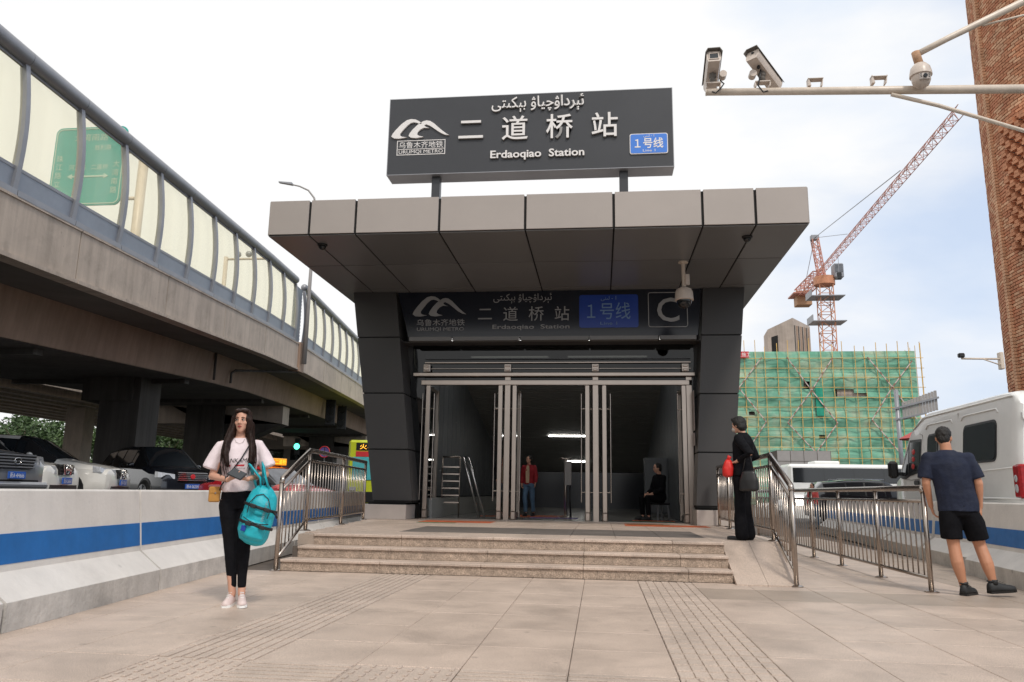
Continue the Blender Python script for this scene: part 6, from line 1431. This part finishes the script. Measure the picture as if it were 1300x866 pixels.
loft(Sh, [(-.085, .01, .80, .17, .12), (-.088, 0, .90, .180, .13), (-.09, 0, .965, .165, .12)])
Sh.tube([(-.17, .0, .86), (-.178, -.005, .72), (-.180, .0, .565)], [.11, .112, .105], 16); Sh.tube([(-.01, .02, .86), (.040, .045, .72), (.070, .065, .565)], [.11, .112, .105], 16)
cloth('shorts', Sh, 'leggings', M1, .010, 3, .008, 12)
shoe(M1, (-.10, -.02, 0), math.pi-R(28), 'shoeblk', .285, 0, 'black'); s2 = shoe(M1, (.17, .02, .035), math.pi-R(62), 'shoeblk', .285, R(-4), 'black')
for x, y, z in ((-.108, -.02, .105), (.165, .02, .14)): part('sock', MB().lathe([(.041, -.02), (.040, .03)], (x, y, z), 14), 'shoeblk', M1, True)

# --- woman in black leaning on the stair railing ---------------------------
W2 = person('woman in black jacket and flared trousers leaning back on the right stair railing', (1.86, 10.52, ZP), R(-122))
W2.scale = (1, 1, .975)
B = MB()
loft(B, [(0, 0, .80, .12, .09), (0, .0, .88, .155, .11), (0, .0, 1.02, .118, .088), (0, .02, 1.15, .130, .10), (0, .03, 1.27, .150, .105), (0, .035, 1.36, .12, .07), (0, .03, 1.40, .06, .05)])
HMb = HM((0, -.01, 1.425), R(-12), R(0), R(8))
limb(B, [(0, .03, 1.37), (0, .015, 1.47)], [.046, .044]); hb = head_prims(HMb, True, .93); B.add(hb.v, hb.f)
limb(B, [(-.155, .03, 1.33), (-.19, .12, 1.10), (-.16, -.05, 1.02)], [.046, .036, .022]); limb(B, [(.155, .03, 1.33), (.21, .20, 1.13), (.15, -.02, 1.02)], [.046, .036, .022])
hand(B, (-.16, -.05, 1.02), (.3, -1, -.1), (0, 0, -1), (1, 0, 0), .6, .9); hand(B, (.15, -.02, 1.02), (-.3, -1, -.2), (0, 0, -1), (-1, 0, 0), .6, .9)
limb(B, [(-.08, 0, .85), (-.07, .0, .45), (-.06, .03, .09)], [.085, .055, .034]); limb(B, [(.08, 0, .85), (.07, -.03, .45), (.06, -.02, .09)], [.085, .055, .034])
bd_ = cloth('body', B, 'skin', W2, .0085, 4, 0); face_parts(bd_, HMb, .93, 'lips', 'hairblk')
H = MB()
for c, r in (((0, .022, .140), (.092, .098, .098)), ((0, .055, .085), (.085, .060, .085)), ((0, -.045, .195), (.07, .05, .035))):
    q = MB().ball((0, 0, 0), r, 20, 14); H.add([HMb @ ((Vector(v)+Vector(c))*.93) for v in q.v], q.f)
cloth('hair', H, 'hairblk', W2, .009, 2, .006, 50)
part('face_mask', MB().ball(HMb @ Vector((0, -.062, .048)), (.050, .045, .034), 14, 10), 'plinth', W2, True)
T = MB()
loft(T, [(0, .01, .84, .182, .135), (0, .005, .92, .180, .13), (0, .01, 1.03, .150, .115), (0, .02, 1.16, .162, .125), (0, .03, 1.28, .178, .128), (0, .035, 1.36, .150, .09), (0, .03, 1.40, .085, .068), (0, .025, 1.425, .070, .06)])
T.ball((-.152, .03, 1.33), .064, 12, 8); T.ball((.152, .03, 1.33), .064, 12, 8); T.tube([(-.11, .03, 1.34), (-.165, .04, 1.31), (-.195, .12, 1.10), (-.165, -.01, 1.03)], [.055, .062, .054, .042], 14); T.tube([(.11, .03, 1.34), (.165, .04, 1.31), (.212, .20, 1.13), (.16, .03, 1.04)], [.055, .064, .056, .042], 14)
cloth('jacket', T, 'leggings', W2, .011, 3, .010, 12)
T = MB(); loft(T, [(0, 0, .78, .14, .105), (0, .0, .86, .168, .122), (0, 0, .93, .155, .11)])
limb(T, [(-.08, 0, .82), (-.068, .005, .47), (-.06, .03, .07)], [.092, .068, .085], 14); limb(T, [(.08, 0, .82), (.070, -.025, .47), (.06, -.015, .07)], [.092, .068, .088], 14)
cloth('trousers', T, 'leggings', W2, .011, 3, .006, 10)
shoe(W2, (-.06, .03, 0), R(4), 'shoeblk', .235, 0, 'black', True); shoe(W2, (.06, -.03, 0), R(-4), 'shoeblk', .235, 0, 'black', True)
def inW2(p): return Vector((1.86, 10.52, ZP)) + Matrix.Rotation(R(-122), 3, 'Z') @ Vector(p)
rbg = thing('red_bag', 'bright red cloth bag held at the waist by the woman in black', 'bag', inW2((.17, -.12, .93)), R(-122))
Q = MB(); loft(Q, [(0, 0, -.13, .03, .03), (0, 0, -.11, .07, .06), (0, 0, -.02, .085, .07), (0, 0, .06, .07, .055), (0, 0, .10, .035, .03)]); link('bag_body', remesh(Q, .010, 2, 'bag_body', .016, 15), 'redcloth', rbg); part('bag_tie', MB().tube([(0, 0, .09), (0, .03, .14)], [.02, .03], 8), 'redcloth', rbg, True)
gb = thing('handbag', 'dark grey handbag hanging behind the hip of the woman in black', 'handbag', inW2((.22, .17, .78)), R(-122))
Q = MB(); loft(Q, [(0, 0, -.16, .05, .10), (0, 0, -.14, .065, .13), (0, 0, -.02, .058, .12), (0, 0, .08, .04, .09), (0, 0, .10, .02, .07)]); link('bag_body', remesh(Q, .011, 2, 'bag_body', .008, 12), 'black', gb); part('bag_strap', MB().tube([(0, -.07, .09), (-.02, -.03, .30), (-.04, .0, .36), (-.02, .03, .28), (0, .07, .09)], .008, 6), 'black', gb, True)

# --- people inside and far ------------------------------------------------
def simple_person(label, loc, rz, top, legs, hair_m='hairblk', h=1.55, seated=False, inner_m=None, yaw=0.):
    t = person(label, loc, rz); k = h/1.65; B = MB(); dz = -.42 if seated else 0
    loft(B, [(0, 0, .84+dz, .13, .10), (0, .0, .90+dz, .155, .11), (0, 0, 1.03+dz, .118, .088), (0, 0, 1.25+dz, .145, .105), (0, .0, 1.35+dz, .13, .075), (0, 0, 1.40+dz, .06, .05)])
    Mh = HM((0, -.02, 1.44+dz), yaw, 0, R(10 if seated else 0)); limb(B, [(0, 0, 1.37+dz), (0, 0, 1.47+dz)], [.046, .044]); hb = head_prims(Mh, True, .93); B.add(hb.v, hb.f)
    if seated: A = [[(-.16, 0, 1.33+dz), (-.22, -.05, 1.08+dz), (-.08, -.26, .98+dz)], [(.16, 0, 1.33+dz), (.22, -.05, 1.08+dz), (.08, -.26, .98+dz)]]; LG = [[(-.09, 0, .46), (-.12, -.38, .48), (-.12, -.36, .09)], [(.09, 0, .46), (.12, -.38, .48), (.13, -.36, .09)]]
    else: A = [[(-.16, 0, 1.33), (-.22, .05, 1.08), (-.20, -.04, .86)], [(.16, 0, 1.33), (.22, -.04, 1.08), (.22, -.12, .88)]]; LG = [[(-.085, 0, .86), (-.09, -.08, .47), (-.08, -.02, .09)], [(.085, 0, .86), (.09, .04, .47), (.09, .15, .10)]]
    for a in A: limb(B, a, [.044, .034, .022]); d = Vector(a[2])-Vector(a[1]); hand(B, a[2], d, (0, -.2, -1) if seated else (-a[2][0], 0, 0), (0, -1, .2), .6, .9)
    for a in LG: limb(B, a, [.085, .055, .034])
    b_ = cloth('body', B, 'skin', t, .013, 4, 0); face_parts(b_, Mh, .93, 'lips', hair_m)
    H = MB()
    for c, r in (((0, .025, .145), (.085, .090, .092)), ((0, .055, .09), (.075, .055, .08))):
        q = MB().ball((0, 0, 0), r, 16, 10); H.add([Mh @ ((Vector(v)+Vector(c))*.93) for v in q.v], q.f)
    cloth('hair', H, hair_m, t, .012, 2, .006, 40)
    T = MB(); loft(T, [(0, .01, .86+dz, .178, .13), (0, .01, 1.03+dz, .155, .12), (0, .0, 1.25+dz, .172, .13), (0, .0, 1.35+dz, .15, .09), (0, 0, 1.41+dz, .075, .062)])
    for a in A: T.ball(a[0], .066, 12, 8); T.tube([Vector(a[0])*.999, Vector(a[1]), Vector(a[1]).lerp(Vector(a[2]), .85)], [.064, .056, .045], 12)
    cloth('jacket', T, top, t, .014, 3, .010, 12)
    if inner_m: part('shirt_front', MB().add([(-.045, -.137, .90), (.045, -.137, .90), (.055, -.14, 1.15), (.05, -.142, 1.28), (.03, -.10, 1.38), (-.03, -.10, 1.38), (-.05, -.142, 1.28), (-.055, -.14, 1.15)], [tuple(range(8))]), inner_m, t)
    T = MB(); loft(T, [(0, 0, .80+dz, .14, .11), (0, .0, .88+dz, .165, .12), (0, 0, .95+dz, .14, .10)])
    for a in LG: limb(T, [a[0], a[1], Vector(a[1]).lerp(Vector(a[2]), .85)], [.090, .066, .055])
    cloth('trousers', T, legs, t, .014, 3, .006, 10)
    for a in LG: shoe(t, (a[2][0], a[2][1], 0), 0, 'shoeblk', .24, 0, 'black')
    t.scale = (k, k, k); return t
simple_person('woman in a dark red jacket and blue jeans walking inside the middle doorway', (-1.74, 19.2, ZP), R(-12), 'darkred', 'jeans', h=1.46, inner_m='cream', yaw=R(-35))
simple_person('person in dark clothes sitting just inside the right doorway', (1.33, 17.9, ZP), R(-62), 'leggings', 'leggings', h=1.7, seated=True, yaw=R(-20))
t = thing('stool', 'low dark stool under the seated person inside the right doorway', 'stool', (1.33, 17.93, ZP), R(-62)); part('seat', MB().box(-.18, -.18, .34, .18, .18, .39, .02), 'black', t)
for a in (-1, 1):
    for b in (-1, 1): part('leg', MB().bar((a*.15, b*.15, 0), (a*.13, b*.13, .35), .03), 'alu', t)
simple_person('small distant pedestrian in an orange red top beyond the right stair railing', (6.9, 26.5, -.02), R(-50), 'redumb', 'jeans', h=1.45)
simple_person('person in dark clothes half hidden behind the left door mullion inside', (-2.32, 18.9, ZP), R(20), 'leggings', 'leggings', h=1.6)
